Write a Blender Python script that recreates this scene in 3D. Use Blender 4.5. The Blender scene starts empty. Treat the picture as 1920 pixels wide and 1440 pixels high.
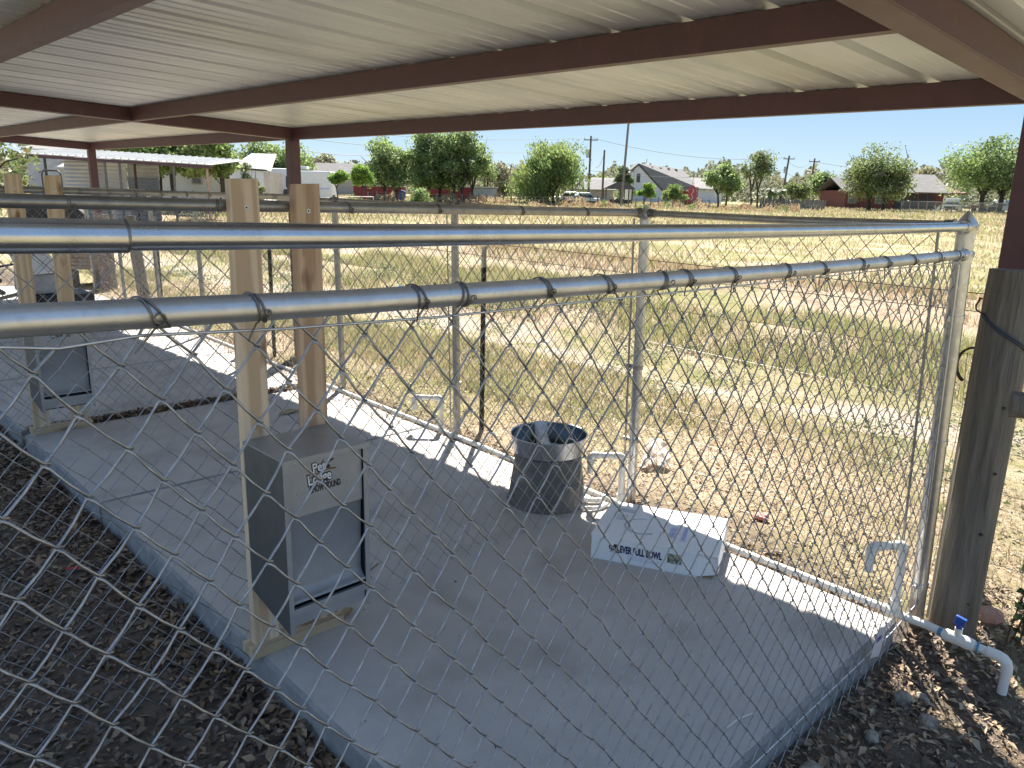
import bpy, math, random
import numpy as np
from mathutils import Vector, Matrix
SC = bpy.context.scene
COL = SC.collection
rnd = random.Random(7)
R = math.radians
# ------------------------------------------------------------------ camera
HC = 1.60
PITCH, ROLL, HEAD = R(13.8), R(1.4), R(45.8)
CAM = np.array([0.0, 0.0, HC])
FW = np.array([math.cos(HEAD)*math.cos(PITCH), math.sin(HEAD)*math.cos(PITCH), -math.sin(PITCH)])
RT0 = np.array([math.sin(HEAD), -math.cos(HEAD), 0.0])
UP0 = np.cross(RT0, FW)
RT = RT0*math.cos(ROLL) + UP0*math.sin(ROLL)
UP = -RT0*math.sin(ROLL) + UP0*math.cos(ROLL)
cd = bpy.data.cameras.new('camera')
cam = bpy.data.objects.new('camera', cd)
COL.objects.link(cam)
cd.sensor_width = 36.0
cd.lens = 27.04
cd.clip_start = 0.02
cd.clip_end = 2000
M3 = Matrix(((RT[0], UP[0], -FW[0]), (RT[1], UP[1], -FW[1]), (RT[2], UP[2], -FW[2])))
cam.matrix_world = Matrix.Translation((0, 0, HC)) @ M3.to_4x4()
SC.camera = cam
# ------------------------------------------------------------------ light
SUN_EL, SUN_AZ = R(47.0), math.atan2(0.67, 0.74)      # azimuth ccw from +X
world = bpy.data.worlds.new("World")
SC.world = world
world.use_nodes = True
nt = world.node_tree
bg = nt.nodes['Background']
sky = nt.nodes.new('ShaderNodeTexSky')
sky.sky_type = 'NISHITA'
sky.sun_disc = False
sky.sun_elevation = SUN_EL
sky.sun_rotation = R(90) - SUN_AZ
sky.air_density = 1.0
sky.dust_density = 0.0
sky.ozone_density = 3.0
sky.altitude = 20
# clear pale blue daylight: the physical sky blended with an even elevation gradient, the same all round
wtc = nt.nodes.new('ShaderNodeTexCoord'); wsep = nt.nodes.new('ShaderNodeSeparateXYZ')
nt.links.new(wtc.outputs['Generated'], wsep.inputs[0])
wr = nt.nodes.new('ShaderNodeValToRGB'); we = wr.color_ramp.elements
we[0].position = 0.0; we[0].color = (0.54, 0.71, 0.84, 1)
we[1].position = 0.18; we[1].color = (0.23, 0.43, 0.76, 1)
e2 = we.new(0.6); e2.color = (0.36, 0.52, 0.78, 1)
nt.links.new(wsep.outputs['Z'], wr.inputs[0])
wsc = nt.nodes.new('ShaderNodeVectorMath'); wsc.operation = 'SCALE'; wsc.inputs['Scale'].default_value = 2.32
nt.links.new(wr.outputs[0], wsc.inputs[0])
wmx = nt.nodes.new('ShaderNodeMix'); wmx.data_type = 'RGBA'; wmx.inputs[0].default_value = 0.92
nt.links.new(sky.outputs[0], wmx.inputs[6]); nt.links.new(wsc.outputs[0], wmx.inputs[7])
nt.links.new(wmx.outputs[2], bg.inputs[0])
bg.inputs[1].default_value = 0.10
sl = bpy.data.lights.new('sun', 'SUN')
sl.energy = 3.95
sl.angle = R(0.53)
sl.color = (1.0, 0.93, 0.82)
so = bpy.data.objects.new('sun', sl)
COL.objects.link(so)
so.location = (30, 27, 40)
sd = Vector((math.cos(SUN_AZ)*math.cos(SUN_EL), math.sin(SUN_AZ)*math.cos(SUN_EL), math.sin(SUN_EL)))
so.rotation_euler = sd.to_track_quat('Z', 'Y').to_euler()
SC.view_settings.view_transform = 'Standard'
SC.view_settings.look = 'None'
SC.view_settings.gamma = 1.0
SC.view_settings.use_curve_mapping = False
SC.view_settings.exposure = 2.02
SC.cycles.max_bounces = 8
SC.cycles.diffuse_bounces = 6

# ------------------------------------------------------------------ helpers
def link_mesh(name, me, parent=None, mat=None, smooth=False):
    o = bpy.data.objects.new(name, me)
    COL.objects.link(o)
    if mat is not None and len(me.materials) == 0:
        for m in (mat if isinstance(mat, (list, tuple)) else [mat]):
            me.materials.append(m)
    if parent is not None:
        o.parent = parent
        o.matrix_parent_inverse = Matrix.Identity(4)
        o.location = -Vector(parent.location) if parent.get('_w') else (0, 0, 0)
    return o

def tag(o, label=None, cat=None, group=None, kind=None):
    if label: o['label'] = label
    if cat: o['category'] = cat
    if group: o['group'] = group
    if kind: o['kind'] = kind
    return o

def thing(name, label, cat, group=None, loc=(0, 0, 0), rz=0.0):
    o = bpy.data.objects.new(name, None)
    COL.objects.link(o)
    o.location = loc
    o.rotation_euler = (0, 0, rz)
    o.empty_display_size = 0.1
    return tag(o, label, cat, group)

def copy_thing(o, label, loc=None, rz=None, parent=None):
    c = o.copy()
    COL.objects.link(c)
    if label: c['label'] = label
    if loc is not None: c.location = loc
    if rz is not None: c.rotation_euler = (0, 0, rz)
    def rec(src, dst):
        for ch in src.children:
            d = ch.copy(); COL.objects.link(d)
            d.parent = dst
            rec(ch, d)
    rec(o, c)
    return c

class MB:
    def __init__(s):
        s.v = []; s.f = []; s.m = []; s.sm = []
    def add(s, vs, fs, mi=0, smooth=False):
        b = len(s.v)
        s.v += [tuple(map(float, p)) for p in vs]
        s.f += [tuple(b+i for i in f) for f in fs]
        s.m += [mi]*len(fs); s.sm += [smooth]*len(fs)
        return s
    def box(s, x0, x1, y0, y1, z0, z1, mi=0):
        vs = [(x0,y0,z0),(x1,y0,z0),(x1,y1,z0),(x0,y1,z0),(x0,y0,z1),(x1,y0,z1),(x1,y1,z1),(x0,y1,z1)]
        return s.add(vs, [(0,3,2,1),(4,5,6,7),(0,1,5,4),(1,2,6,5),(2,3,7,6),(3,0,4,7)], mi)
    def hexa(s, vs, mi=0):
        return s.add(vs, [(0,3,2,1),(4,5,6,7),(0,1,5,4),(1,2,6,5),(2,3,7,6),(3,0,4,7)], mi)
    def bar(s, a, b, w, h, up=(0,0,1), mi=0):
        a = Vector(a); b = Vector(b); t = (b-a).normalized(); u = Vector(up)
        n = t.cross(u)
        if n.length < 1e-5: n = t.cross(Vector((1,0,0)))
        n.normalize(); u = n.cross(t).normalized()
        n = n*(w/2); u = u*(h/2)
        return s.hexa([a-n-u, a+n-u, b+n-u, b-n-u, a-n+u, a+n+u, b+n+u, b-n+u], mi)
    def tube(s, pts, r, n=8, mi=0, cap=True, smooth=True):
        pts = [Vector(p) for p in pts]; k = len(pts)
        rs = r if isinstance(r, (list, tuple)) else [r]*k
        tg = []
        for i in range(k):
            a = pts[max(i-1, 0)]; b = pts[min(i+1, k-1)]
            t = (b-a); tg.append(t.normalized() if t.length > 1e-9 else Vector((0,0,1)))
        ref = Vector((0,0,1)) if abs(tg[0].z) < 0.9 else Vector((1,0,0))
        u = tg[0].cross(ref).normalized()
        vs = []
        for i in range(k):
            u = (u - tg[i]*u.dot(tg[i]))
            if u.length < 1e-6: u = tg[i].orthogonal()
            u.normalize(); w = tg[i].cross(u)
            for j in range(n):
                a = 2*math.pi*j/n
                vs.append(pts[i] + (u*math.cos(a)+w*math.sin(a))*rs[i])
        fs = []
        for i in range(k-1):
            for j in range(n):
                fs.append((i*n+j, i*n+(j+1) % n, (i+1)*n+(j+1) % n, (i+1)*n+j))
        s.add(vs, fs, mi, smooth)
        if cap:
            s.add(vs[:n], [tuple(range(n-1, -1, -1))], mi); s.add(vs[-n:], [tuple(range(n))], mi)
        return s
    def lathe(s, prof, n=24, c=(0,0,0), mi=0, smooth=True):
        vs = []
        for (r, z) in prof:
            for j in range(n):
                a = 2*math.pi*j/n
                vs.append((c[0]+r*math.cos(a), c[1]+r*math.sin(a), c[2]+z))
        fs = []
        for i in range(len(prof)-1):
            for j in range(n):
                fs.append((i*n+j, i*n+(j+1) % n, (i+1)*n+(j+1) % n, (i+1)*n+j))
        return s.add(vs, fs, mi, smooth)
    def blob(s, c, rx, ry, rz, seed=0, rough=0.2, nu=8, nv=6, mi=0):
        rr = random.Random(seed); vs = []; fs = []
        for i in range(nv+1):
            th = math.pi*i/nv
            for j in range(nu):
                k = 1+rr.uniform(-rough, rough) if 0 < i < nv else 1
                ph = 2*math.pi*j/nu
                vs.append((c[0]+rx*k*math.sin(th)*math.cos(ph), c[1]+ry*k*math.sin(th)*math.sin(ph), c[2]+rz*k*math.cos(th)))
        for i in range(nv):
            for j in range(nu):
                fs.append((i*nu+j, (i+1)*nu+j, (i+1)*nu+(j+1) % nu, i*nu+(j+1) % nu))
        return s.add(vs, fs, mi)
    def mesh(s, name, mats):
        me = bpy.data.meshes.new(name)
        me.from_pydata(s.v, [], s.f)
        for m in (mats if isinstance(mats, (list, tuple)) else [mats]): me.materials.append(m)
        me.polygons.foreach_set('material_index', s.m)
        me.polygons.foreach_set('use_smooth', s.sm)
        me.update()
        return me
    def build(s, name, mats, parent=None, bevel=0.0):
        o = link_mesh(name, s.mesh(name, mats), parent)
        if bevel > 0:
            b = o.modifiers.new('bevel', 'BEVEL'); b.width = bevel; b.segments = 2; b.limit_method = 'ANGLE'
        return o

def np_mesh(name, V, F, mats, mi=None, smooth=False):
    me = bpy.data.meshes.new(name)
    V = np.asarray(V, dtype=np.float32); F = np.asarray(F, dtype=np.int32)
    k = F.shape[1]
    me.vertices.add(len(V)); me.vertices.foreach_set('co', V.ravel())
    me.loops.add(F.size); me.loops.foreach_set('vertex_index', F.ravel())
    me.polygons.add(len(F))
    me.polygons.foreach_set('loop_start', np.arange(0, F.size, k, dtype=np.int32))
    me.polygons.foreach_set('loop_total', np.full(len(F), k, dtype=np.int32))
    for m in (mats if isinstance(mats, (list, tuple)) else [mats]): me.materials.append(m)
    if mi is not None: me.polygons.foreach_set('material_index', np.asarray(mi, dtype=np.int32))
    if smooth: me.polygons.foreach_set('use_smooth', np.ones(len(F), dtype=bool))
    me.update(); me.validate()
    return me

# ------------------------------------------------------------------ materials
def mat(name, c1, c2=None, scale=8.0, rough=0.7, metal=0.0, bump=0.0, bscale=None, detail=6.0, stretch=(1,1,1),
        r2=None, c3=None, s3=1.0, t3=(0.55, 0.7), spec=None, coord='Object', trans=0.0, lo=0.35, hi=0.65):
    m = bpy.data.materials.new(name); m.use_nodes = True
    t = m.node_tree; N = t.nodes; L = t.links
    b = N['Principled BSDF']
    b.inputs['Roughness'].default_value = rough; b.inputs['Metallic'].default_value = metal
    if spec is not None: b.inputs['Specular IOR Level'].default_value = spec
    if c2 is None:
        c2 = tuple(x*0.8 for x in c1)
    tc = N.new('ShaderNodeTexCoord'); mp = N.new('ShaderNodeMapping')
    L.new(tc.outputs[coord], mp.inputs[0]); mp.inputs['Scale'].default_value = stretch
    no = N.new('ShaderNodeTexNoise'); no.inputs['Scale'].default_value = scale; no.inputs['Detail'].default_value = detail
    no.inputs['Roughness'].default_value = 0.6
    L.new(mp.outputs[0], no.inputs['Vector'])
    rp = N.new('ShaderNodeValToRGB')
    rp.color_ramp.elements[0].position = lo; rp.color_ramp.elements[1].position = hi
    rp.color_ramp.elements[0].color = (*c1, 1); rp.color_ramp.elements[1].color = (*c2, 1)
    L.new(no.outputs['Fac'], rp.inputs[0])
    out = rp.outputs[0]
    if c3 is not None:
        n3 = N.new('ShaderNodeTexNoise'); n3.inputs['Scale'].default_value = s3; n3.inputs['Detail'].default_value = 5
        L.new(mp.outputs[0], n3.inputs['Vector'])
        r3 = N.new('ShaderNodeValToRGB'); r3.color_ramp.elements[0].position = t3[0]; r3.color_ramp.elements[1].position = t3[1]
        L.new(n3.outputs['Fac'], r3.inputs[0])
        mx = N.new('ShaderNodeMix'); mx.data_type = 'RGBA'
        L.new(r3.outputs[0], mx.inputs[0]); L.new(out, mx.inputs[6]); mx.inputs[7].default_value = (*c3, 1)
        out = mx.outputs[2]
    L.new(out, b.inputs['Base Color'])
    if r2 is not None:
        mr = N.new('ShaderNodeMapRange'); mr.inputs[3].default_value = rough; mr.inputs[4].default_value = r2
        L.new(no.outputs['Fac'], mr.inputs[0]); L.new(mr.outputs[0], b.inputs['Roughness'])
    if bump > 0:
        nb = N.new('ShaderNodeTexNoise'); nb.inputs['Scale'].default_value = bscale or scale*4; nb.inputs['Detail'].default_value = 8
        L.new(mp.outputs[0], nb.inputs['Vector'])
        bp = N.new('ShaderNodeBump'); bp.inputs['Strength'].default_value = bump; bp.inputs['Distance'].default_value = 0.01
        L.new(nb.outputs['Fac'], bp.inputs['Height']); L.new(bp.outputs[0], b.inputs['Normal'])
    if trans > 0:
        tr = N.new('ShaderNodeBsdfTranslucent'); ms = N.new('ShaderNodeMixShader'); ms.inputs[0].default_value = trans
        L.new(out, tr.inputs[0]); L.new(b.outputs[0], ms.inputs[1]); L.new(tr.outputs[0], ms.inputs[2])
        L.new(ms.outputs[0], N['Material Output'].inputs[0])
    return m

GALV = mat('galvanized_steel', (0.62,0.64,0.66), (0.48,0.50,0.53), 45, 0.26, 0.95, 0.05, 300, r2=0.42, stretch=(1,1,1))
GALVP = mat('galvanized_pipe', (0.60,0.62,0.65), (0.50,0.52,0.55), 22, 0.2, 0.95, 0.015, 220, r2=0.32, c3=(0.46,0.47,0.49), s3=60, t3=(0.6,0.8))
GALVM = mat('matte_galvanized_pipe', (0.62,0.64,0.67), (0.52,0.54,0.57), 26, 0.33, 0.9, 0.03, 240, r2=0.5, c3=(0.50,0.51,0.53), s3=70, t3=(0.55,0.75))
GALVO = mat('weathered_pipe', (0.42,0.42,0.40), (0.32,0.32,0.31), 22, 0.34, 0.9, 0.04, 220, r2=0.5)
WIRE = mat('chain_link_wire', (0.42,0.44,0.475), (0.27,0.29,0.32), 60, 0.28, 0.92, 0, r2=0.5)
WIREO = mat('old_fence_wire', (0.28,0.27,0.26), (0.17,0.16,0.15), 60, 0.5, 0.6, 0)
DARKW = mat('dark_tie_wire', (0.24,0.235,0.235), (0.15,0.145,0.145), 60, 0.4, 0.8, 0)
RUST = mat('rust_metal', (0.10,0.045,0.03), (0.05,0.025,0.02), 50, 0.75, 0.3, 0.2)
REDOX = mat('red_oxide_paint', (0.080,0.036,0.045), (0.10,0.046,0.055), 7, 0.38, 0.0, 0.06, 60, r2=0.62, c3=(0.12,0.065,0.065), s3=25, t3=(0.6,0.8), spec=0.5)
SHEET = mat('roof_sheet', (0.61,0.645,0.71), (0.51,0.545,0.61), 3, 0.28, 0.45, 0.03, 40, r2=0.5, stretch=(0.3,1,1), c3=(0.48,0.50,0.52), s3=1.5)
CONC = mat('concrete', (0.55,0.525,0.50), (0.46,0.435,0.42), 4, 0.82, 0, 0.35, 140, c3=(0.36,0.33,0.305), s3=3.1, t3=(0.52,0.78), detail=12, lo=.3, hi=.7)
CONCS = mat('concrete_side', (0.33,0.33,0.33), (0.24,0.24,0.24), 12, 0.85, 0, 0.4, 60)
PVC = mat('white_pvc', (0.80,0.79,0.74), (0.72,0.70,0.65), 20, 0.35, 0, 0.02, c3=(0.55,0.50,0.42), s3=14, t3=(0.6,0.78))
BLUEP = mat('blue_plastic', (0.03,0.10,0.40), (0.02,0.07,0.30), 20, 0.4)
PRIMER = mat('blue_primer', (0.10,0.30,0.48), (0.06,0.22,0.40), 30, 0.5)
WOODR = mat('weathered_post_wood', (0.20,0.18,0.15), (0.105,0.094,0.077), 6, 0.85, 0, 0.9, 20, stretch=(6,6,0.5), c3=(0.07,0.085,0.045), s3=1.2, t3=(0.58,0.74))
DIRT = None
WHITEC = mat('white_carton', (0.86,0.865,0.88), (0.80,0.81,0.83), 6, 0.6, 0, 0.02)
BROWNC = mat('brown_cardboard', (0.36,0.26,0.17), (0.30,0.21,0.14), 10, 0.8)
NAVY = mat('navy_ink', (0.022,0.02,0.11), (0.018,0.016,0.09), 30, 0.5)
BLACKI = mat('black_ink_and_shade', (0.012,0.012,0.015), (0.018,0.018,0.02), 30, 0.5)  # print, and the painted shade in holes and the feed slot
GREYI = mat('grey_ink', (0.42,0.45,0.55), (0.46,0.48,0.58), 30, 0.6)
LAVI = mat('lavender_ink', (0.42,0.44,0.72), (0.46,0.48,0.76), 30, 0.6)
WHITEI = mat('white_ink', (0.80,0.81,0.84), (0.76,0.77,0.80), 30, 0.6)
BROWNI = mat('brown_ink', (0.20,0.12,0.06), (0.16,0.10,0.05), 30, 0.6)
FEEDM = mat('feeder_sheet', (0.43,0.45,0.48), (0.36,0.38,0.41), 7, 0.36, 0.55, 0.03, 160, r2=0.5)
FEEDL = mat('feeder_hopper_sheet', (0.33,0.36,0.40), (0.28,0.31,0.35), 9, 0.42, 0.45, 0.03, 160, r2=0.58)  # same sheet metal, reflected sky put into a darker bluer colour
FEEDS = mat('feeder_side_sheet', (0.19,0.21,0.23), (0.15,0.17,0.19), 9, 0.42, 0.7, 0.03, 160, r2=0.55)  # same sheet metal, shade on the sides put into a darker colour
RUBBER = mat('grey_black_bucket', (0.16,0.15,0.135), (0.10,0.098,0.09), 10, 0.62, 0.1, 0.25, 80, c3=(0.23,0.205,0.17), s3=5)
PANM = mat('galvanized_pan', (0.66,0.69,0.72), (0.46,0.49,0.53), 34, 0.24, 0.9, 0.05, 120, r2=0.45, stretch=(1,1,0.2))
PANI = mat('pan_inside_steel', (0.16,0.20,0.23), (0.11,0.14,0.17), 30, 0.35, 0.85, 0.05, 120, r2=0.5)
LABELW = mat('label_paper', (0.82,0.87,0.95), (0.78,0.83,0.91), 10, 0.55)

def wood_mat(name, c1, c2, dark, seed, axis='Z'):
    m = bpy.data.materials.new(name); m.use_nodes = True
    t = m.node_tree; N = t.nodes; L = t.links; b = N['Principled BSDF']
    b.inputs['Roughness'].default_value = 0.62
    tc = N.new('ShaderNodeTexCoord'); mp = N.new('ShaderNodeMapping')
    mp.inputs['Location'].default_value = (seed*1.7, seed*0.9, seed*2.3)
    mp.inputs['Scale'].default_value = (1,1,0.06) if axis == 'Z' else (0.06,1,1)
    L.new(tc.outputs['Object'], mp.inputs[0])
    wv = N.new('ShaderNodeTexNoise'); wv.inputs['Scale'].default_value = 70; wv.inputs['Detail'].default_value = 5; wv.inputs['Distortion'].default_value = 0.6
    L.new(mp.outputs[0], wv.inputs['Vector'])
    w2 = N.new('ShaderNodeTexWave'); w2.wave_type = 'BANDS'; w2.bands_direction = 'X' if axis == 'Z' else 'Y'
    w2.inputs['Scale'].default_value = 5.5; w2.inputs['Distortion'].default_value = 9.0; w2.inputs['Detail'].default_value = 2; w2.inputs['Detail Scale'].default_value = 1.6
    L.new(mp.outputs[0], w2.inputs['Vector'])
    r1 = N.new('ShaderNodeValToRGB'); r1.color_ramp.elements[0].color = (*c1,1); r1.color_ramp.elements[1].color = (*c2,1)
    r1.color_ramp.elements[0].position = 0.36; r1.color_ramp.elements[1].position = 0.62
    mxf = N.new('ShaderNodeMath'); mxf.operation = 'MULTIPLY_ADD'; mxf.inputs[1].default_value = 0.38
    L.new(w2.outputs['Fac'], mxf.inputs[0])
    m2 = N.new('ShaderNodeMath'); m2.operation = 'MULTIPLY'; m2.inputs[1].default_value = 0.68
    L.new(wv.outputs['Fac'], m2.inputs[0]); L.new(m2.outputs[0], mxf.inputs[2])
    L.new(mxf.outputs[0], r1.inputs[0])
    kn = N.new('ShaderNodeTexNoise'); kn.inputs['Scale'].default_value = 7.5; kn.inputs['Detail'].default_value = 2
    mp2 = N.new('ShaderNodeMapping'); mp2.inputs['Location'].default_value = (seed*3.1, seed, seed*1.3)
    mp2.inputs['Scale'].default_value = (1.6,1.6,0.55) if axis == 'Z' else (0.55,1.6,1.6)
    L.new(tc.outputs['Object'], mp2.inputs[0]); L.new(mp2.outputs[0], kn.inputs['Vector'])
    r2 = N.new('ShaderNodeValToRGB'); r2.color_ramp.elements[0].position = 0.60; r2.color_ramp.elements[1].position = 0.70
    L.new(kn.outputs['Fac'], r2.inputs[0])
    mx = N.new('ShaderNodeMix'); mx.data_type = 'RGBA'; mx.inputs[7].default_value = (*dark,1)
    L.new(r2.outputs[0], mx.inputs[0]); L.new(r1.outputs[0], mx.inputs[6]); L.new(mx.outputs[2], b.inputs['Base Color'])
    bp = N.new('ShaderNodeBump'); bp.inputs['Strength'].default_value = 0.15; bp.inputs['Distance'].default_value = 0.003
    L.new(wv.outputs['Fac'], bp.inputs['Height']); L.new(bp.outputs[0], b.inputs['Normal'])
    return m
PINE = wood_mat('pine_lumber', (0.76,0.62,0.46), (0.56,0.42,0.28), (0.22,0.11,0.055), 1.0)
PINE2 = wood_mat('knotty_pine_lumber', (0.64,0.47,0.32), (0.45,0.30,0.19), (0.16,0.08,0.04), 2.2)
PINE3 = wood_mat('pale_pine_lumber', (0.72,0.58,0.41), (0.57,0.43,0.28), (0.24,0.12,0.06), 5.0)
PINEH = wood_mat('pine_plank', (0.62,0.50,0.34), (0.48,0.37,0.23), (0.28,0.17,0.09), 3.0, 'X')

def text_mesh(body, size, mat_, parent, name, M, xs=1.0, offset=0.0, extrude=0.0004, spacing=1.0, align='LEFT', resolution=3, fat=0.0):
    cu = bpy.data.curves.new('txt', 'FONT'); cu.body = body; cu.size = size; cu.offset = offset
    if fat: cu.bevel_depth = fat; cu.bevel_resolution = 1
    cu.extrude = extrude; cu.space_character = spacing; cu.align_x = align; cu.resolution_u = resolution
    to = bpy.data.objects.new('txt', cu); COL.objects.link(to)
    bpy.context.view_layer.update()
    dg = bpy.context.evaluated_depsgraph_get()
    me = bpy.data.meshes.new_from_object(to.evaluated_get(dg), depsgraph=dg)
    bpy.data.objects.remove(to); bpy.data.curves.remove(cu)
    me.materials.clear(); me.materials.append(mat_)
    me.transform(Matrix.Diagonal((xs, 1, 0.06 if fat else 1, 1))); me.transform(M)
    o = link_mesh(name, me, parent)
    return o
# ------------------------------------------------------------------ terrain
def sstep(a, b, x):
    t = np.clip((x-a)/(b-a), 0, 1); return t*t*(3-2*t)
def vnoise(x, y, seed=0):
    x = np.asarray(x, float); y = np.asarray(y, float)
    xi = np.floor(x); yi = np.floor(y); xf = x-xi; yf = y-yi
    def h(a, b):
        n = np.sin(a*127.1+b*311.7+seed*74.7)*43758.5453
        return n-np.floor(n)
    u = xf*xf*(3-2*xf); v = yf*yf*(3-2*yf)
    return (h(xi,yi)*(1-u)+h(xi+1,yi)*u)*(1-v)+(h(xi,yi+1)*(1-u)+h(xi+1,yi+1)*u)*v
def edge_x(y):            # far long edge of the slab
    return 3.03+0.045*(y-0.9)
def ground_z(x, y):
    x = np.asarray(x, float); y = np.asarray(y, float)
    s = 0.697*x+0.717*y
    base = -0.12 - 0.06*(1-sstep(.45,.9,y))*sstep(1.3,2.2,x)*(1-sstep(3.3,3.8,x)) + 0.095*sstep(2.9, 3.3, x)*sstep(0.2, 1.6, y) - 0.05*sstep(3.6, 5.0, x)
    far = 0.0085*np.maximum(s-9, 0)
    near = sstep(3.3, 4.2, x)
    bumps = (vnoise(x*1.3, y*0.9, 1)-0.5)*0.05*near + (vnoise(x*4, y*4, 2)-0.5)*0.025 + (vnoise(x*0.3, y*0.2, 3)-0.5)*0.16*sstep(5, 12, x)
    # worn vehicle track and the bank beside it, running along the fence
    w = (vnoise(y*0.35, x*0.1, 5)-0.5)*1.2
    bank = 0.16*np.exp(-((x-8.6+w*0.6)/0.7)**2) - 0.10*np.exp(-((x-6.3+w*0.4)/0.9)**2) + 0.20*np.exp(-((x-13.5+w)/1.1)**2)
    trench = 0.05*sstep(0.0, 0.35, x)*(1-sstep(0.7, 1.04, x))
    z = base+far+bumps+bank*sstep(5, 6.5, x) + trench*0.0
    return z
def gz(x, y): return float(ground_z(x, y))

xs = np.concatenate([-np.geomspace(40, 0.6, 26), np.arange(-0.5, 9.0, 0.075), np.geomspace(9.05, 700, 130)])
ys = np.concatenate([-np.geomspace(120, 1.05, 30), np.arange(-1.0, 11.0, 0.085), np.geomspace(11.05, 700, 120)])
X, Y = np.meshgrid(xs, ys, indexing='ij')
Z = ground_z(X, Y)
Z = np.where((X > 1.2) & (X < edge_x(Y)-0.12) & (Y > 1.05) & (Y < 14.5), -0.2, Z)
V = np.stack([X, Y, Z], -1).reshape(-1, 3)
nx, ny = len(xs), len(ys)
ii, jj = np.meshgrid(np.arange(nx-1), np.arange(ny-1), indexing='ij')
a = (ii*ny+jj).ravel()
F = np.stack([a, a+ny, a+ny+1, a+1], -1)

def ground_material():
    m = bpy.data.materials.new('ground_soil_grass'); m.use_nodes = True
    t = m.node_tree; N = t.nodes; L = t.links; b = N['Principled BSDF']; b.inputs['Roughness'].default_value = 0.95
    b.inputs['Specular IOR Level'].default_value = 0.1
    geo = N.new('ShaderNodeNewGeometry'); sep = N.new('ShaderNodeSeparateXYZ'); L.new(geo.outputs['Position'], sep.inputs[0])
    def noise(scale, detail=6, stretch=None, rough=0.6, dist=0.0):
        n = N.new('ShaderNodeTexNoise'); n.inputs['Scale'].default_value = scale; n.inputs['Detail'].default_value = detail
        n.inputs['Roughness'].default_value = rough; n.inputs['Distortion'].default_value = dist
        if stretch:
            mp = N.new('ShaderNodeMapping'); mp.inputs['Scale'].default_value = stretch; L.new(geo.outputs['Position'], mp.inputs[0]); L.new(mp.outputs[0], n.inputs['Vector'])
        else: L.new(geo.outputs['Position'], n.inputs['Vector'])
        return n.outputs['Fac']
    def ramp(src, stops):
        r = N.new('ShaderNodeValToRGB'); e = r.color_ramp.elements
        while len(e) < len(stops): e.new(0.5)
        for k, (p, c) in enumerate(stops):
            e[k].position = p; e[k].color = (*c, 1) if len(c) == 3 else c
        L.new(src, r.inputs[0]); return r.outputs[0]
    def mix(f, a_, b_):
        mx = N.new('ShaderNodeMix'); mx.data_type = 'RGBA'; L.new(f, mx.inputs[0])
        for i_, s_ in ((6, a_), (7, b_)):
            if isinstance(s_, tuple): mx.inputs[i_].default_value = (*s_, 1)
            else: L.new(s_, mx.inputs[i_])
        return mx.outputs[2]
    def maprange(src, a0, a1, b0=0.0, b1=1.0):
        r = N.new('ShaderNodeMapRange'); r.inputs[1].default_value = a0; r.inputs[2].default_value = a1; r.inputs[3].default_value = b0; r.inputs[4].default_value = b1
        L.new(src, r.inputs[0]); return r.outputs[0]
    def mth(op, a_, b_=None):
        q = N.new('ShaderNodeMath'); q.operation = op; q.use_clamp = False
        for i_, s_ in enumerate((a_, b_)):
            if s_ is None: continue
            if isinstance(s_, (int, float)): q.inputs[i_].default_value = s_
            else: L.new(s_, q.inputs[i_])
        return q.outputs[0]
    # straw colours
    straw = ramp(noise(26, 8), [(0.3, (0.27,0.20,0.13)), (0.5, (0.46,0.36,0.255)), (0.7, (0.60,0.50,0.38))])
    green = ramp(noise(9, 7), [(0.3, (0.13,0.14,0.055)), (0.55, (0.25,0.24,0.10)), (0.75, (0.38,0.34,0.18))])
    dirt = ramp(noise(14, 8), [(0.3, (0.36,0.28,0.21)), (0.6, (0.54,0.46,0.37)), (0.8, (0.62,0.54,0.45))])
    field = mix(ramp(noise(0.55, 5, (1.0,0.55,1.0), dist=0.8), [(0.40, (0,0,0)), (0.60, (1,1,1))]), straw, green)
    # bands along the fence
    wob = mth('ADD', sep.outputs['X'], mth('MULTIPLY', mth('SUBTRACT', noise(0.35, 3), 0.5), 3.0))
    def band(c, w):
        d = mth('ABSOLUTE', mth('SUBTRACT', wob, c)); return maprange(d, w, w*0.35)
    brk = ramp(noise(1.7, 5), [(0.38, (0,0,0)), (0.55, (1,1,1))])
    field = mix(mth('MULTIPLY', band(6.4, 0.75), brk), field, dirt)
    field = mix(mth('MULTIPLY', band(13.2, 1.8), brk), field, ramp(noise(4, 6), [(0.35, (0.27,0.20,0.135)), (0.65, (0.42,0.34,0.25))]))
    farf = ramp(noise(0.10, 6, (1.0,0.5,1.0)), [(0.35, (0.22,0.225,0.10)), (0.5, (0.37,0.325,0.19)), (0.68, (0.28,0.27,0.135))])
    field = mix(maprange(sep.outputs['X'], 16, 45, 0, 0.75), field, farf)
    # near yard dirt
    yard = ramp(noise(18, 9), [(0.3, (0.105,0.082,0.065)), (0.55, (0.20,0.16,0.128)), (0.75, (0.31,0.255,0.21))])
    yard = mix(ramp(noise(3.0, 4), [(0.5, (0,0,0)), (0.66, (1,1,1))]), yard, ramp(noise(30, 8), [(0.35, (0.17,0.13,0.09)), (0.7, (0.34,0.28,0.21))]))
    xx = mth('ADD', sep.outputs['X'], mth('MULTIPLY', mth('SUBTRACT', noise(1.6, 4), 0.5), 0.7))
    near = maprange(xx, 3.15, 3.55)
    yy_ = mth('ADD', sep.outputs['Y'], mth('MULTIPLY', mth('SUBTRACT', noise(1.1, 4), 0.5), 1.2))
    near = mth('MAXIMUM', near, mth('MAXIMUM', maprange(yy_, -1.0, -1.7), maprange(xx, -1.2, -2.0)))
    col = mix(near, yard, field)
    L.new(col, b.inputs['Base Color'])
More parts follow.
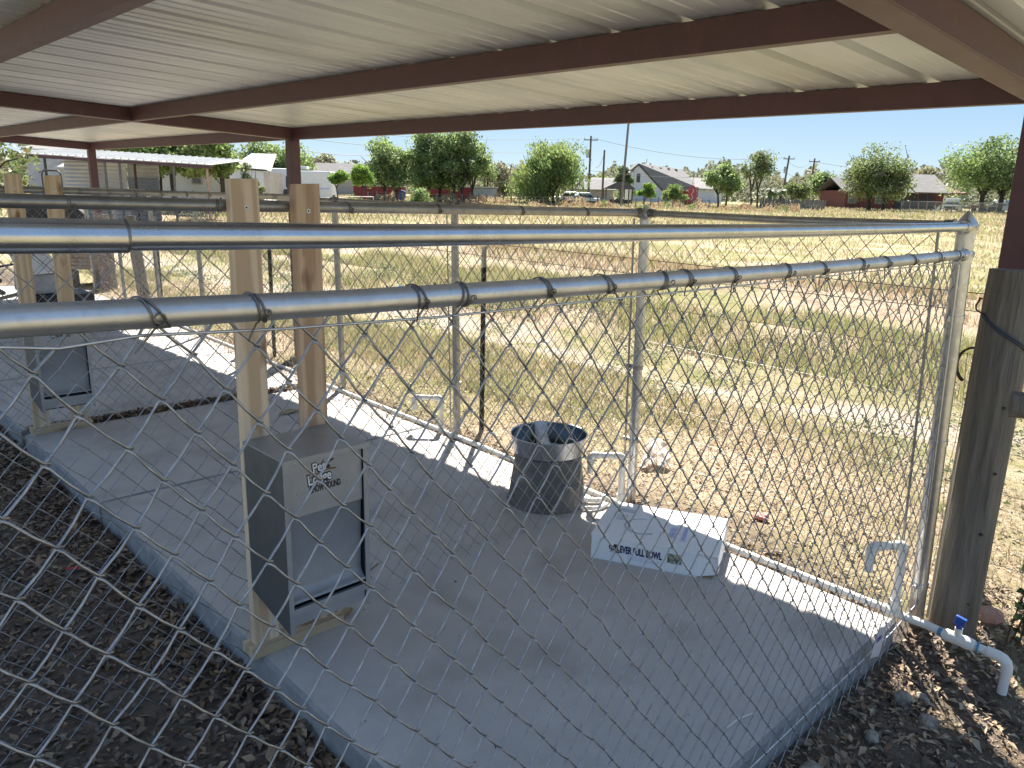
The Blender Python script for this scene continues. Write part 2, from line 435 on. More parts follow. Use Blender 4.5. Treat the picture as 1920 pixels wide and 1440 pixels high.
    bp = N.new('ShaderNodeBump'); bp.inputs['Strength'].default_value = 0.9; bp.inputs['Distance'].default_value = 0.04
    L.new(noise(22, 10, rough=0.75), bp.inputs['Height']); L.new(bp.outputs[0], b.inputs['Normal'])
    return m
GROUND = ground_material()
g = link_mesh('ground', np_mesh('ground', V, F, GROUND, smooth=True)); tag(g, kind='structure')

# ------------------------------------------------------------------ slab
slab = bpy.data.objects.new('concrete_slab', None); COL.objects.link(slab); tag(slab, kind='structure')
def slab_panel(y0, y1, first=False):
    mb = MB(); xa, xb, xc, xd = 1.062, edge_x(y0), edge_x(y1), 1.062
    if first: xa, xd = 1.045, 1.07
    n = 14; r = 0.012
    pts_t = [(xa+r, y0+r), (xb-r, y0+r), (xc-r, y1-r), (xd+r, y1-r)]
    pts_m = [(xa, y0), (xb, y0), (xc, y1), (xd, y1)]
    vs = [(x, y, 0.0) for x, y in pts_t]+[(x, y, -r) for x, y in pts_m]+[(x, y, -0.22) for x, y in pts_m]
    fs = [(0,1,2,3)]+[(4+i, 4+(i+1) % 4, (i+1) % 4, i) for i in range(4)]+[(8+i, 8+(i+1) % 4, 4+(i+1) % 4, 4+i) for i in range(4)]
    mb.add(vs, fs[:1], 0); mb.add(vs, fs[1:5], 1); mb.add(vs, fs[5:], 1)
    return mb.build('slab_panel', [CONC, CONCS], slab)
for (y0, y1, fst) in ((0.895, 4.135, True), (4.142, 5.66, False), (5.77, 7.40, False), (7.407, 9.2, False), (9.21, 12.2, False), (12.21, 14.4, False)):
    slab_panel(y0, y1, fst)

# ------------------------------------------------------------------ carport
carport = thing('carport', 'steel carport with dark red oxide beams and ribbed metal roof over the dog run', 'carport')
def ztop(x, y): return 2.112+0.008*(y-1)+0.0377*(3.72-x)
YC = (0.872, 6.90, 12.95)
XB = (3.75, 2.33, 0.91)
for x in XB:
    for k in range(2):
        y0, y1 = YC[k]+0.051, YC[k+1]-0.051
        mb = MB(); w = 0.05; h = 0.102; th = 0.004
        def zz(y): return ztop(x, y)-0.002
        # C purlin, open towards +x: web on the -x side, flanges and lips
        for (dx0, dx1, dz0, dz1) in ((-w/2, -w/2+th, -h, 0), (-w/2+th, w/2, -h, -h+th), (-w/2+th, w/2, -th, 0), (w/2-th, w/2, -h+th, -h+0.018), (w/2-th, w/2, -0.018, -th)):
            mb.hexa([(x+dx0,y0,zz(y0)+dz0),(x+dx1,y0,zz(y0)+dz0),(x+dx1,y1,zz(y1)+dz0),(x+dx0,y1,zz(y1)+dz0),
                     (x+dx0,y0,zz(y0)+dz1),(x+dx1,y0,zz(y0)+dz1),(x+dx1,y1,zz(y1)+dz1),(x+dx0,y1,zz(y1)+dz1)])
        mb.build('purlin', REDOX, carport)
for y in YC:
    mb = MB()
    a_, b_ = 0.30, 3.80
    mb.hexa([(a_,y-.05,ztop(a_,y)-.106),(b_,y-.05,ztop(b_,y)-.106),(b_,y+.05,ztop(b_,y)-.106),(a_,y+.05,ztop(a_,y)-.106),
             (a_,y-.05,ztop(a_,y)-.003),(b_,y-.05,ztop(b_,y)-.003),(b_,y+.05,ztop(b_,y)-.003),(a_,y+.05,ztop(a_,y)-.003)])
    mb.build('rafter', REDOX, carport, bevel=0.004)
    mb = MB(); mb.box(3.75-.05, 3.75+.05, y-.05, y+.05, -0.3 if y > 2 else -0.3, ztop(3.75, y)-.108)
    mb.build('column', REDOX, carport, bevel=0.005)
# ribbed roof sheets, each three ribs wide
def sheet_profile(y0, npitch):
    P = []
    for k in range(npitch):
        o = y0+k*0.3048
        P += [(o, 0.0), (o+0.018, 0.031), (o+0.046, 0.031), (o+0.064, 0.0),
              (o+0.130, 0.0), (o+0.137, 0.0025), (o+0.149, 0.0025), (o+0.156, 0.0),
              (o+0.213, 0.0), (o+0.220, 0.0025), (o+0.232, 0.0025), (o+0.239, 0.0)]
    P.append((y0+npitch*0.3048, 0.0))
    return P
YR0 = 1.262-0.3048*3+0.0   # sheets start behind the camera
XE = 4.285
k = 0; y = YR0
while y < 13.6:
    P = sheet_profile(y, 3)
    nP = len(P); vs = []
    xs_ = np.linspace(0.22, XE, 6)
    for lay in (0.0, 0.0008):
        for x in xs_:
            for (py, pz) in P:
                vs.append((x, py, ztop(x, py)+pz+lay+0.0005*(k % 2)))
    fs = []; n0 = len(xs_)*nP
    for i in range(len(xs_)-1):
        for j in range(nP-1):
            q = (i*nP+j, i*nP+j+1, (i+1)*nP+j+1, (i+1)*nP+j)
            fs.append(q); fs.append(tuple(n0+t_ for t_ in reversed(q)))
    for j in range(nP-1):
        b0 = (len(xs_)-1)*nP+j
        fs.append((b0, b0+1, n0+b0+1, n0+b0))
    mb = MB(); mb.add(vs, fs); mb.build('roof_sheet', SHEET, carport)
    y += 0.9144; k += 1
# roof screws seen along the eave purlin
mb = MB()
for i in range(18):
    yy = 1.33+i*0.3048
    mb.tube([(3.735, yy, ztop(3.735, yy)-0.022), (3.735, yy, ztop(3.735, yy))], 0.0028, 6)
mb.build('screw_tips', GALV, carport)
carport.children[-1]['kind'] = 'stuff'

# ------------------------------------------------------------------ chain link
def tubes_np(PTS, r, sides, nrm):
    """PTS (W,K,3) many polylines of equal length -> verts, quads. nrm = plane normal"""
    W, K, _ = PTS.shape
    T = np.empty_like(PTS); T[:,1:-1] = PTS[:,2:]-PTS[:,:-2]; T[:,0] = PTS[:,1]-PTS[:,0]; T[:,-1] = PTS[:,-1]-PTS[:,-2]
    T /= np.linalg.norm(T, axis=2, keepdims=True)+1e-12
    U = np.cross(T, nrm); U /= np.linalg.norm(U, axis=2, keepdims=True)+1e-12
    Wv = np.cross(U, T)
    ang = np.arange(sides)*2*math.pi/sides
    V = PTS[:,:,None,:]+r*(U[:,:,None,:]*np.cos(ang)[None,None,:,None]+Wv[:,:,None,:]*np.sin(ang)[None,None,:,None])
    idx = np.arange(W*K*sides).reshape(W, K, sides)
    a = idx[:,:-1,:]; b = np.roll(a, -1, 2); c = np.roll(idx[:,1:,:], -1, 2); d = idx[:,1:,:]
    return V.reshape(-1,3), np.stack([a,b,c,d], -1).reshape(-1,4)

def chain_link(parent, A, B, z0, z1, h, v, r, sides, material, seed=0, fine=True, warp=None, jit=0.12, name='chain_link_mesh'):
    """zigzag wires hooked into each other, in the vertical plane A->B"""
    rg = np.random.default_rng(seed)
    A = np.array(A, float); B = np.array(B, float); L = np.linalg.norm(B-A); d = (B-A)/L
    nrm = np.array([-d[1], d[0], 0.0])
    W = int(L/h); J = int(round((z1-z0)/v))
    jx = rg.uniform(-jit, jit, (W+2, J+1))*h; jz = rg.uniform(-jit, jit, (W+2, J+1))*v*0.6
    i = np.arange(W)[:,None]; j = np.arange(J+1)[None,:]
    right = ((i+j) % 2).astype(int)           # 1: at column i+1
    colm = i+right
    U = colm*h+jx[colm, j*np.ones_like(i)]; Zt = z0+j*v+jz[colm, j*np.ones_like(i)]
    over = r*(2.3 if fine else 1.5)
    Ut = U+np.where(right == 1, over, -over)
    # segments
    U0, U1 = U[:,:-1], U[:,1:]; Z0, Z1 = Zt[:,:-1], Zt[:,1:]
    sgn = np.where(right[:,:-1] == 0, 1.0, -1.0)
    fr = (0.08, 0.5, 0.92) if fine else (0.1, 0.9)
    parts = []
    for f_ in fr:
        bow = (0.10 if fine else 0.035)*h*math.sin(math.pi*f_)
        parts.append(np.stack([U0+(U1-U0)*f_, Z0+(Z1-Z0)*f_-bow*0.7, sgn*r*(2.5 if fine else 1.3)*np.ones_like(U0)], -1))
    K = J*(len(fr)+1)+1
    P = np.zeros((W, K, 3))
    st = len(fr)+1
    P[:, ::st, :] = np.stack([Ut, Zt, np.zeros_like(Ut)], -1)
    for q, pp in enumerate(parts): P[:, q+1::st, :] = pp
    uu, zz_, oo = P[...,0], P[...,1], P[...,2]
    if warp is not None: uu, zz_, oo = warp(uu, zz_, oo)
    XYZ = np.empty_like(P)
    XYZ[...,0] = A[0]+d[0]*uu+nrm[0]*oo; XYZ[...,1] = A[1]+d[1]*uu+nrm[1]*oo; XYZ[...,2] = zz_
    Vv, Ff = tubes_np(XYZ, r, sides, nrm)
    # knuckles along the top edge: small bent hooks
    o = link_mesh(name, np_mesh(name, Vv, Ff, material, smooth=True), parent)
    o['kind'] = 'stuff'
    return o

def post_parts(parent, top, base, r, cap=True, mt=GALV, rail_dirs=()):
    t = Vector(top); b = Vector(base); ax = (t-b).normalized()
    mb = MB(); mb.tube([b, t], r, 20); mb.build('post', mt, parent)
    if cap:
        mb = MB()
        def ring(z, rr): return (rr, z)
        mb.lathe([(r+.0035,-.03),(r+.0045,.0),(r+.006,.001),(r+.006,.004),(0.006,.048),(0.0,.050)], 20)
        me = mb.mesh('post_cap', mt)
        q = Vector((0,0,1)).rotation_difference(ax).to_matrix().to_4x4()
        me.transform(Matrix.Translation(t) @ q)
        link_mesh('post_cap', me, parent)
    return ax
def rail_cup(parent, p, d, r, mt=GALV):
    p = Vector(p); d = Vector(d).normalized()
    MB().tube([p, p+d*0.006, p+d*0.008, p+d*0.034], [r+.007, r+.007, r+.0035, r+.0035], 18).build('rail_end_cup', mt, parent)
def band(parent, c, r, ax, tabdir, mt=GALV, tab=0.03):
    c = Vector(c); ax = Vector(ax)
    mb = MB(); mb.tube([c-ax*.011, c+ax*.011], r+.003, 20)
    td = Vector(tabdir).normalized()
    mb.bar(c+td*(r-.002), c+td*(r+tab), .008, .02, up=ax)
    mb.tube([c+td*(r+tab*.55)-ax.cross(td)*.012, c+td*(r+tab*.55)+ax.cross(td)*.012], .0045, 8)
    mb.build('tension_band', mt, parent)
def tie(parent, c, d, r, seed, long=True, mt=DARKW, wr=0.0013):
    """wire wrapped round a rail at c; d is the rail direction, z up"""
    rr = random.Random(seed); c = Vector(c); d = Vector(d).normalized(); z = Vector((0,0,1)); s = d.cross(z).normalized()
    slant = rr.choice((-1,1,1))*rr.uniform(0.006, 0.034)
    pts = []
    R_ = r+wr+.0006
    a0 = rr.uniform(150, 230); a9 = rr.uniform(40, 95)      # starts behind, goes over the top, comes down the front
    for k in range(15):
        a = R(a0-k*(a0+a9)/14.0)
        pts.append(c+s*math.cos(a)*R_+z*math.sin(a)*R_+d*(slant*(k/14.0-.5)))
    tail = c-z*(r+rr.uniform(.015,.03))+s*rr.uniform(.0,.012)+d*rr.uniform(-.02,.02)
    if long: pts = [c-s*R_*0.7+z*(R_*0.9)+d*(-rr.uniform(.015,.045))]+pts
    pts.append(tail)
    mb = MB(); mb.tube(pts, wr, 6)
    # second leg of the hairpin with a small curl
    fan = rr.uniform(.006,.020); p2 = [p+d*(.0032+fan*(i_/9.0)) for i_, p in enumerate(pts[7:-1])]
    e = p2[-1]
    cc = c+s*(R_+.002)-z*(r*0.25)+d*.012
    curl = []
    tr_ = rr.randint(5, 14); cr = rr.uniform(.004, .0078)
    for k in range(tr_):
        a = k*0.62; q = cr*(1-k/17.0)
        curl.append(cc+d*math.cos(a)*q+z*math.sin(a)*q+s*.002)
    mb.tube(list(reversed(p2))+[], wr, 6); mb.tube([e, c-z*(r*.9)+s*R_*.6+d*.01, curl[0]]+curl[1:], wr, 6)
    mb.build('tie_wire', mt, parent)
# ------------------------------------------------------------------ front fence (nearest the camera)
f1 = thing('chain_link_fence', 'nearest chain link fence with two galvanized rails crossing right in front of the viewer', 'fence')
P1T, P1B = Vector((3.066, .88, 1.535)), Vector((3.245, .88, -.30))
ax1 = post_parts(f1, P1T, P1B, .030)
def on_p1(z): return P1B+(P1T-P1B)*((z-P1B.z)/(P1T.z-P1B.z))
Y1 = .868
MB().tube([(-1.1,Y1,1.556),(-.3,Y1,1.558),(.05,Y1,1.554),(.274,Y1,1.5485)], .0172, 24).build('top_rail', GALVP, f1)
MB().tube([(.2735,Y1,1.5487),(.2765,Y1,1.5487)], .0176, 24).build('joint_seam', DARKW, f1)
MB().tube([(.25,Y1,1.5492),(.274,Y1,1.549),(.54,Y1,1.544),(1.08,Y1,1.539),(1.8,Y1,1.534),(2.4,Y1,1.531),(3.02,Y1+.005,1.530)], .0156, 24).build('top_rail', GALVP, f1)
MB().tube([(-1.1,Y1,1.478),(.157,Y1,1.470),(.54,Y1,1.459),(1.09,Y1,1.450),(1.84,Y1,1.440),(2.5,Y1,1.436),(3.03,Y1+.005,1.434)], .0166, 24).build('mesh_rail', GALVM, f1)
rail_cup(f1, (3.045,Y1+.006,1.530), (-1,0,0), .0156); rail_cup(f1, (3.055,Y1+.006,1.434), (-1,0,0), .0166)
for z_ in (1.530,1.434): band(f1, on_p1(z_), .030, ax1, (0.2,-1,0), tab=.006)
for z_ in (1.205, .72, .1): band(f1, on_p1(z_), .030, ax1, (-1,0,0))
MB().tube([on_p1(1.40)+Vector((-.052,-.006,0)), on_p1(.02)+Vector((-.040,-.006,0))], .005, 8).build('tension_bar', GALV, f1)
mb = MB(); mb.tube([(-1.1,Y1-.005,1.44),(.0,Y1-.006,1.4455),(.152,Y1-.008,1.4465),(.20,Y1-.008,1.4395),(.28,Y1-.004,1.4435),(.45,Y1-.002,1.4335),(.7,Y1-.002,1.426),(.95,Y1,1.424),(1.5,Y1,1.419),(3.0,Y1,1.410)], .0019, 6)
mb.build('tension_wire', GALV, f1)
mb = MB(); mb.tube([(1.2,Y1-.004,.000),(1.6,Y1-.004,.004),(2.2,Y1-.004,.005),(2.9,Y1-.004,.008),(3.18,Y1,.03)], .0024, 6)
mb.build('tension_wire', GALV, f1)
def warp1(u, z, o):
    x = u-1.1
    zz = z
    # slack mesh hangs a little outwards near the bottom and loose knuckles at the top
    k = np.clip((0.9-z)/1.0, 0, 1)
    o2 = o+0.035*k*k*np.sin(x*1.7+0.6)+0.006*np.sin(x*5+z*3)
    zz = z-.022*np.clip(x/3.0,0,1)*np.clip((z-1.30)/.15,0,1)-0.018*np.clip((1.2-x)/2.0, 0, 1)*np.clip(1.4-z, 0, 1)-0.010*np.sin(x*1.9)*np.clip(1.4-z, 0, 1)
    return u, zz, o2
chain_link(f1, (-1.1,Y1+.019), (3.17,Y1+.019), -.105, 1.459, .0400, .0474, .00172, 7, WIRE, 3, True, warp1, 0.085)
for i, px in enumerate((.283,.407,.643,.728,.899,1.054,1.232,1.309,1.479,1.727,1.909,2.152,2.319,2.526,2.761,2.95)):
    z_ = float(np.interp(px, [.157,.54,1.09,1.84,2.5,3.03], [1.470,1.459,1.450,1.440,1.436,1.434]))
    tie(f1, (px,Y1,z_), (1,0,-.02), .0166, 40+i, long=(i > 1))

# ------------------------------------------------------------------ fence along the field side
def fx(y): return 3.105+0.043*(y-.88)
f2 = thing('chain_link_fence', 'long chain link fence between the slab and the field with capped posts', 'fence')
FY = [2.38,3.90,5.45,6.98,8.50,10.03,11.55,13.08]
FT = [3.222,3.245,3.305,3.37,3.43,3.50,3.56,3.62]
for y, xt in zip(FY, FT):
    t_, b_ = Vector((xt-.004,y,1.52)), Vector((xt+.035,y,-.30))
    post_parts(f2, t_, b_, .0245, mt=GALVO if y > 3 else GALV)
tops = [(3.09,.90,1.532)]+[(x_,y_,1.528) for x_, y_ in zip(FT, FY)]
for a_, b_ in zip(tops[:-1], tops[1:]):
    A_, B_ = Vector(a_), Vector(b_); d_ = (B_-A_).normalized()
    mid = A_.lerp(B_, .5)-Vector((0,0,.006))
    MB().tube([A_+d_*.03, mid, B_-d_*.03], .0165, 14).build('top_rail', GALVO, f2)
    rail_cup(f2, B_-d_*.026, -d_, .0165, DARKW); rail_cup(f2, A_+d_*.026, d_, .0165, DARKW)
def warp2(u, z, o): return u, z+0.006*np.sin(u*2.1), o+.004*np.sin(u*3+z*2)
chain_link(f2, (fx(.97)+.02,.97), (fx(13.1),13.1), -.06, 1.475, .046, .0500, .00150, 5, WIREO, 5, False, warp2, 0.10)
MB().tube([(3.118,.985,1.505),(3.20,.955,-.02)], .0055, 8).build('tension_bar', GALVO, f2)
MB().tube([(3.197,2.432,1.50),(3.235,2.42,-.03)], .0055, 8).build('tension_bar', GALVO, f2)
MB().tube([(3.225,3.96,1.50),(3.265,3.955,-.03)], .0045, 8).build('tension_bar', GALVO, f2)
for y_, zs in ((2.38, (.735,.33)), (3.9, (1.29,1.0,.35))):
    xt = 3.222 if y_ < 3 else 3.25
    for z_ in zs: band(f2, (xt+.02*(1.5-z_), y_, z_), .0245, (0,0,1), (-.2,1,0), GALVO, .045)
mb = MB(); mb.tube([(3.10,2.33,.245),(3.16,2.345,.25),(3.20,2.36,.252),(3.25,2.37,.255),(3.275,2.39,.25),(3.25,2.41,.252),(3.18,2.40,.256)], .0022, 6)
mb.build('tie_wire', DARKW, f2)

# ------------------------------------------------------------------ partitions
def partition(label, y, xe, z0, z1, seed, mt_rail=GALVO, loops=(), z_mesh=1.50, sides=5, wr=.00155, post_r=None, hx=.0455, xa=-.9):
    f = thing('chain_link_fence', label, 'fence', 'chain link partitions across the dog run')
    MB().tube([(xa,y,z0+.012),((xa+xe)*.4,y,(z0+z1)/2+.004),(xe,y,z1)], .0192, 18).build('top_rail', mt_rail, f)
    rail_cup(f, (xe+.004,y,z1), (-1,0,0), .0185, DARKW)
    def wp(u, z, o): return u, z+0.005*np.sin(u*2.7), o+.012*np.sin(u*2.2+z*2)*np.clip(1.3-z,0,1)
    chain_link(f, (xa,y+.022), (xe-.02,y+.022), -.085, z_mesh, hx, .049, wr, sides, WIRE, seed, False, wp, 0.10)
    for i, x_ in enumerate(loops):
        zz = z0+(z1-z0)*(x_-xa)/(xe-xa)
        tie(f, (x_,y,zz), (1,0,0), .0192, seed*31+i, long=False)
    return f
f3 = partition('chain link partition behind the nearest metal feeder and its two boards', 2.40, 3.195, 1.560, 1.529, 11, loops=(.25,.62,1.035,1.50,1.9,2.35,2.77), z_mesh=1.495)
f4 = partition('chain link partition behind the farther metal feeder at the left', 5.69, 3.30, 1.568, 1.545, 12, loops=[.7+.17*i for i in range(14)], z_mesh=1.50)
f5 = partition('third chain link partition at the far end of the dog run', 10.03, 3.49, 1.56, 1.545, 13, z_mesh=1.50, sides=3)

# ------------------------------------------------------------------ wooden feeder stands
def build_stand(label, x1, x2, y, top1, top2, m1, m2, group):
    s = thing('feeder_stand', label, 'wooden stand', group)
    for xx, tp, m_, ty in ((x1, top1, m1, .01), (x2, top2, m2, -.002)):
        mb = MB()
        mb.hexa([(xx,y,.0385),(xx+.092,y,.0385),(xx+.092,y+.038,.0385),(xx,y+.038,.0385),(xx+ty,y,tp),(xx+.092+ty,y,tp+.003),(xx+.092+ty,y+.038,tp+.003),(xx+ty,y+.038,tp)])
        o = mb.build('board', m_, s, bevel=.0015)
        mb = MB(); mb.tube([(xx+.047+ty,y-.0022,tp-.085),(xx+.047+ty,y+.002,tp-.085)], .0075, 14); o2 = mb.build('screw', GALV, o)
        mb = MB(); mb.tube([(xx+.047+ty,y-.0028,tp-.085),(xx+.047+ty,y-.001,tp-.085)], .0032, 8); mb.build('screw_recess_shade', BLACKI, o)  # black disc paints the shade inside the screw recess
    MB().box(x1-.022, x2+.115, y-.026, y+.060, 0.0, .038).build('base_plank', PINEH, s, bevel=.002)
    return s
st1 = build_stand('two upright boards on a plank holding the nearest metal feeder', 1.046, 1.272, 2.337, 1.628, 1.618, PINE, PINE2, 'wooden feeder stands')
st2 = build_stand('pair of pale boards on a plank holding the farther metal feeder', 1.118, 1.345, 5.625, 1.652, 1.650, PINE3, PINE3, 'wooden feeder stands')

# ------------------------------------------------------------------ feeders
def build_feeder():
    f = thing('pet_feeder', 'nearest galvanized metal pet feeder screwed to two tall boards', 'feeder', 'wall mounted pet feeders')
    W, D = .305, .262; z0, z1 = .200, .790; t = .004
    # local: x 0..W, y -D (front) .. 0 (back)
    mb = MB()
    mb.hexa([(0,-D,z0+.0),(t,-D,z0),(t,0,z0+.06),(0,0,z0+.06),(0,-D,z1),(t,-D,z1),(t,0,z1),(0,0,z1)])
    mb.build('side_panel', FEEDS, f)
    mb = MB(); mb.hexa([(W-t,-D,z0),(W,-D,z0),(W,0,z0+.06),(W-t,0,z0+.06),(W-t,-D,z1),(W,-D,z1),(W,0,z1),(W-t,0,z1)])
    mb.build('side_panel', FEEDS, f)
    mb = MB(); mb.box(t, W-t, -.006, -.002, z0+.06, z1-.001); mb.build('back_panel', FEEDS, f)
    # lid with folded lip
    mb = MB(); mb.box(-.004, W+.004, -D-.008, .0, z1+.001, z1+.005)
    mb.box(-.004, W+.004, -D-.0115, -D-.008, z1-.012, z1+.005)
    mb.box(W+.0008, W+.0038, -D-.008, -.01, z1-.010, z1+.001)
    mb.build('lid', FEEDM, f, bevel=.001)
    # corner flanges
    for xa, xb in ((0, .017), (W-.017, W)):
        mb = MB(); mb.box(xa, xb, -D-.0040, -D-.0012, z0, z1-.013)
        o = mb.build('corner_flange', FEEDM, f, bevel=.0007)
        mb = MB()
        for zz in (z1-.055, z1-.15, z0+.055): mb.tube([((xa+xb)/2,-D-.006,zz),((xa+xb)/2,-D-.0038,zz)], .0028, 8)
        mb.build('rivets', GALV, o); o.children[-1]['kind'] = 'stuff'
    mb = MB(); mb.box(.018, W-.018, -D+.006, -D+.010, .596, z1-.013)
    up = mb.build('upper_panel', FEEDM, f)
    mb = MB()
    for xx, zz in ((.052,.672),(.232,.672)): mb.tube([(xx,-D+.003,zz),(xx,-D+.0065,zz)], .0035, 8)
    mb.build('screws', GALV, up); up.children[-1]['kind'] = 'stuff'
    # lower hopper panel, set back, ending in a rolled lip
    ps = [(-D+.010,.600),(-D+.016,.594),(-D+.022,.45),(-D+.026,.345),(-D+.020,.325),(-D+.006,.312),(-D-.002,.309),(-D-.002,.303)]
    mb = MB(); vs = []
    for (py, pz) in ps: vs += [(.018,py,pz),(W-.018,py,pz)]
    mb.add(vs, [(2*i,2*i+1,2*i+3,2*i+2) for i in range(len(ps)-1)], 0, True)
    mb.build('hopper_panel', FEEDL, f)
    mb = MB(); mb.box(.018, W-.018, -D+.050, -D+.054, .205, .330); mb.build('feed_slot_shade', BLACKI, f)  # black sheet stands for the shade inside the slot
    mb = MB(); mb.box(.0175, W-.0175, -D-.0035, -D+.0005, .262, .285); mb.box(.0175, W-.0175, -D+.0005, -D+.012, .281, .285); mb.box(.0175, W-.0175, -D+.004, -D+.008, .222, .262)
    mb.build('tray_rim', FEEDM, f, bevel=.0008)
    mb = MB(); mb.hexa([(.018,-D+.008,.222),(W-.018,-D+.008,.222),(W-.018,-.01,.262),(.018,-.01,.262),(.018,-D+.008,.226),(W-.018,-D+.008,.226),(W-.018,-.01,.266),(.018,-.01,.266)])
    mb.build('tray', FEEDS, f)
    # printed lettering, dark outline with pale letters on it
    yy = -D+.0056
    def TM(x, z, y_, rot=0.0):
        return Matrix.Translation((x, y_, z)) @ Matrix.Rotation(R(rot), 4, 'Y') @ Matrix.Rotation(R(90), 4, 'X')
    text_mesh('Pet', .042, BLACKI, f, 'printed_word_outline', TM(.106,.730,yy,-5), .80, fat=.0050)
    text_mesh('Lodge', .047, BLACKI, f, 'printed_word_outline', TM(.088,.691,yy,-5), .74, fat=.0052)
    mb = MB(); y_ = yy-.0007
    mb.hexa([(0.099,y_,.713),(0.139,y_,.727),(0.139,y_+.0002,.727),(0.099,y_+.0002,.713),(0.099,y_,.718),(0.139,y_,.733),(0.139,y_+.0002,.733),(0.099,y_+.0002,.718)])
    mb.hexa([(0.147,y_,.731),(0.192,y_,.727),(0.192,y_+.0002,.727),(0.147,y_+.0002,.731),(0.147,y_,.739),(0.187,y_,.733),(0.187,y_+.0002,.733),(0.147,y_+.0002,.739)])
    mb.build('printed_roof_shape', BROWNI, f)
    mb = MB(); mb.tube([(.155,yy-.0003,.747),(.166,yy-.0003,.756),(.176,yy-.0003,.761)], .0028, 6); mb.blob((.179,yy-.0003,.762), .004,.001,.003, 3); mb.blob((.160,yy-.0003,.742), .008,.001,.006, 4)
    mb.build('printed_tail_shape', BLACKI, f)
    text_mesh('Pet', .044, WHITEI, f, 'printed_word', TM(.106,.730,yy-.0011,-5), .80, .0009)
    text_mesh('Lodge', .047, WHITEI, f, 'printed_word', TM(.088,.691,yy-.0011,-5), .74, .0010)
    text_mesh('CHOW HOUND', .031, BLACKI, f, 'printed_word', TM(.092,.664,yy,-2), .50, .0010)
    mb = MB(); mb.box(.108,.172,yy-.0002,yy+.0004,.6595,.6602); mb.box(.092,.182,yy-.0002,yy+.0004,.6545,.6552)
    mb.build('printed_fine_lines', GREYI, f)
    return f
fd = build_feeder()
fd.location = (1.046, 2.336, 0.0)
fd2 = copy_thing(fd, 'farther galvanized metal pet feeder at the left in the next pen', loc=(1.118, 5.624, 0.0))

# ------------------------------------------------------------------ bucket and pan
bk = thing('upturned_bucket', 'dark grey tapered bucket standing upside down on the slab under a metal pan', 'bucket')
bx, by = 2.875, 2.665
MB().lathe([(.216,0.0),(.218,.004),(.216,.012),(.209,.016),(.176,.262),(.168,.272),(.0,.277)], 40, (bx,by,0)).build('bucket_wall', RUBBER, bk)
mb = MB()
for k in range(28):
    a = 2*math.pi*k/28
pn = thing('metal_pan', 'round shallow galvanized pan resting on the upturned dark bucket', 'pan')
MB().lathe([(0,.2785),(.184,.2785),(.187,.281),(.1995,.374),(.2045,.378),(.2065,.374),(.2045,.3705),(.2005,.371)], 48, (bx,by,0)).build('pan_wall', PANM, pn)
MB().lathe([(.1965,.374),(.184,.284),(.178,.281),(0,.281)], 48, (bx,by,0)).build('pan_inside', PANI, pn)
lb = MB()
# paper strip lying inside from the far wall down across
pts_ = []
dd = Vector((.62,.78,0)); ss = Vector((.78,-.62,0))
prof = [(.192,.386),(.183,.350),(.165,.315),(.10,.300),(.02,.300),(-.08,.318),(-.15,.345),(-.193,.379)]
vs = []
for (q, zz) in prof:
    c_ = Vector((bx,by,zz))+dd*q-ss*.018
    vs += [c_-ss*.036, c_+ss*.036]
lb.add(vs, [(2*i,2*i+1,2*i+3,2*i+2) for i in range(len(prof)-1)], 0, True)
o = lb.build('paper_strip', LABELW); tag(o, 'pale blue paper strip lying across the inside of the metal pan', 'label strip')
o.modifiers.new('thick', 'SOLIDIFY').thickness = .0008

# ------------------------------------------------------------------ carton
bxo = thing('cardboard_box', 'white printed carton lying half in sun near the field side of the slab', 'box')
org = Vector((2.522, 2.050, 0.001)); ux = Vector((.197,-.418,0)).normalized(); uy = Vector((.4,.2,0)).normalized()
uy = Vector((-ux.y, ux.x, 0))
MX = Matrix(((ux.x,uy.x,0,org.x),(ux.y,uy.y,0,org.y),(0,0,1,org.z),(0,0,0,1)))
L_, W_, H_ = .475, .41, .112
def bb(name, m_, fn, bevel=0):
    mb = MB(); fn(mb); me = mb.mesh(name, m_); me.transform(MX); o_ = link_mesh(name, me, bxo)
    return o_
bb('front_panel', WHITEC, lambda m: m.box(0, L_, 0, .004, 0, H_))
bb('back_panel', WHITEC, lambda m: m.box(0, L_, W_-.004, W_, 0, H_))
bb('side_panel', WHITEC, lambda m: m.box(0, .004, .0045, W_-.0045, 0, H_))
bb('bottom_panel', BROWNC, lambda m: m.box(.005, L_+.075, .005, W_-.005, 0.0005, .004))
bb('lid', WHITEC, lambda m: m.hexa([(-.004,-.004,H_+.001),(L_+.085,-.004,H_-.004),(L_+.085,W_+.002,H_+.006),(-.004,W_+.002,H_+.003),(-.004,-.004,H_+.006),(L_+.085,-.004,H_+.001),(L_+.085,W_+.002,H_+.011),(-.004,W_+.002,H_+.008)]))
bb('lid_edge_flap', WHITEC, lambda m: m.hexa([(L_+.085,.03,.02),(L_+.088,.03,.02),(L_+.088,W_-.03,.02),(L_+.085,W_-.03,.02),(L_+.082,.0,H_-.005),(L_+.085,.0,H_-.005),(L_+.085,W_,H_+.006),(L_+.082,W_,H_+.006)]))
bb('side_flap', WHITEC, lambda m: m.hexa([(L_,.001,.004),(L_+.082,.03,.012),(L_+.082,.034,.012),(L_,.005,.004),(L_,.001,H_-.008),(L_+.082,.03,H_-.022),(L_+.082,.034,H_-.022),(L_,.005,H_-.008)]))
bb('inner_wall', BROWNC, lambda m: m.box(L_+.03, L_+.034, .04, W_-.01, .005, H_-.01))
def TB(x, z, y=-.0008): return MX @ Matrix.Translation((x, y, z)) @ Matrix.Rotation(R(90), 4, 'X')
text_mesh('EVER FULL BOWL', .046, NAVY, bxo, 'printed_words', TB(.132,.051), .52, .0022)
mb = MB()
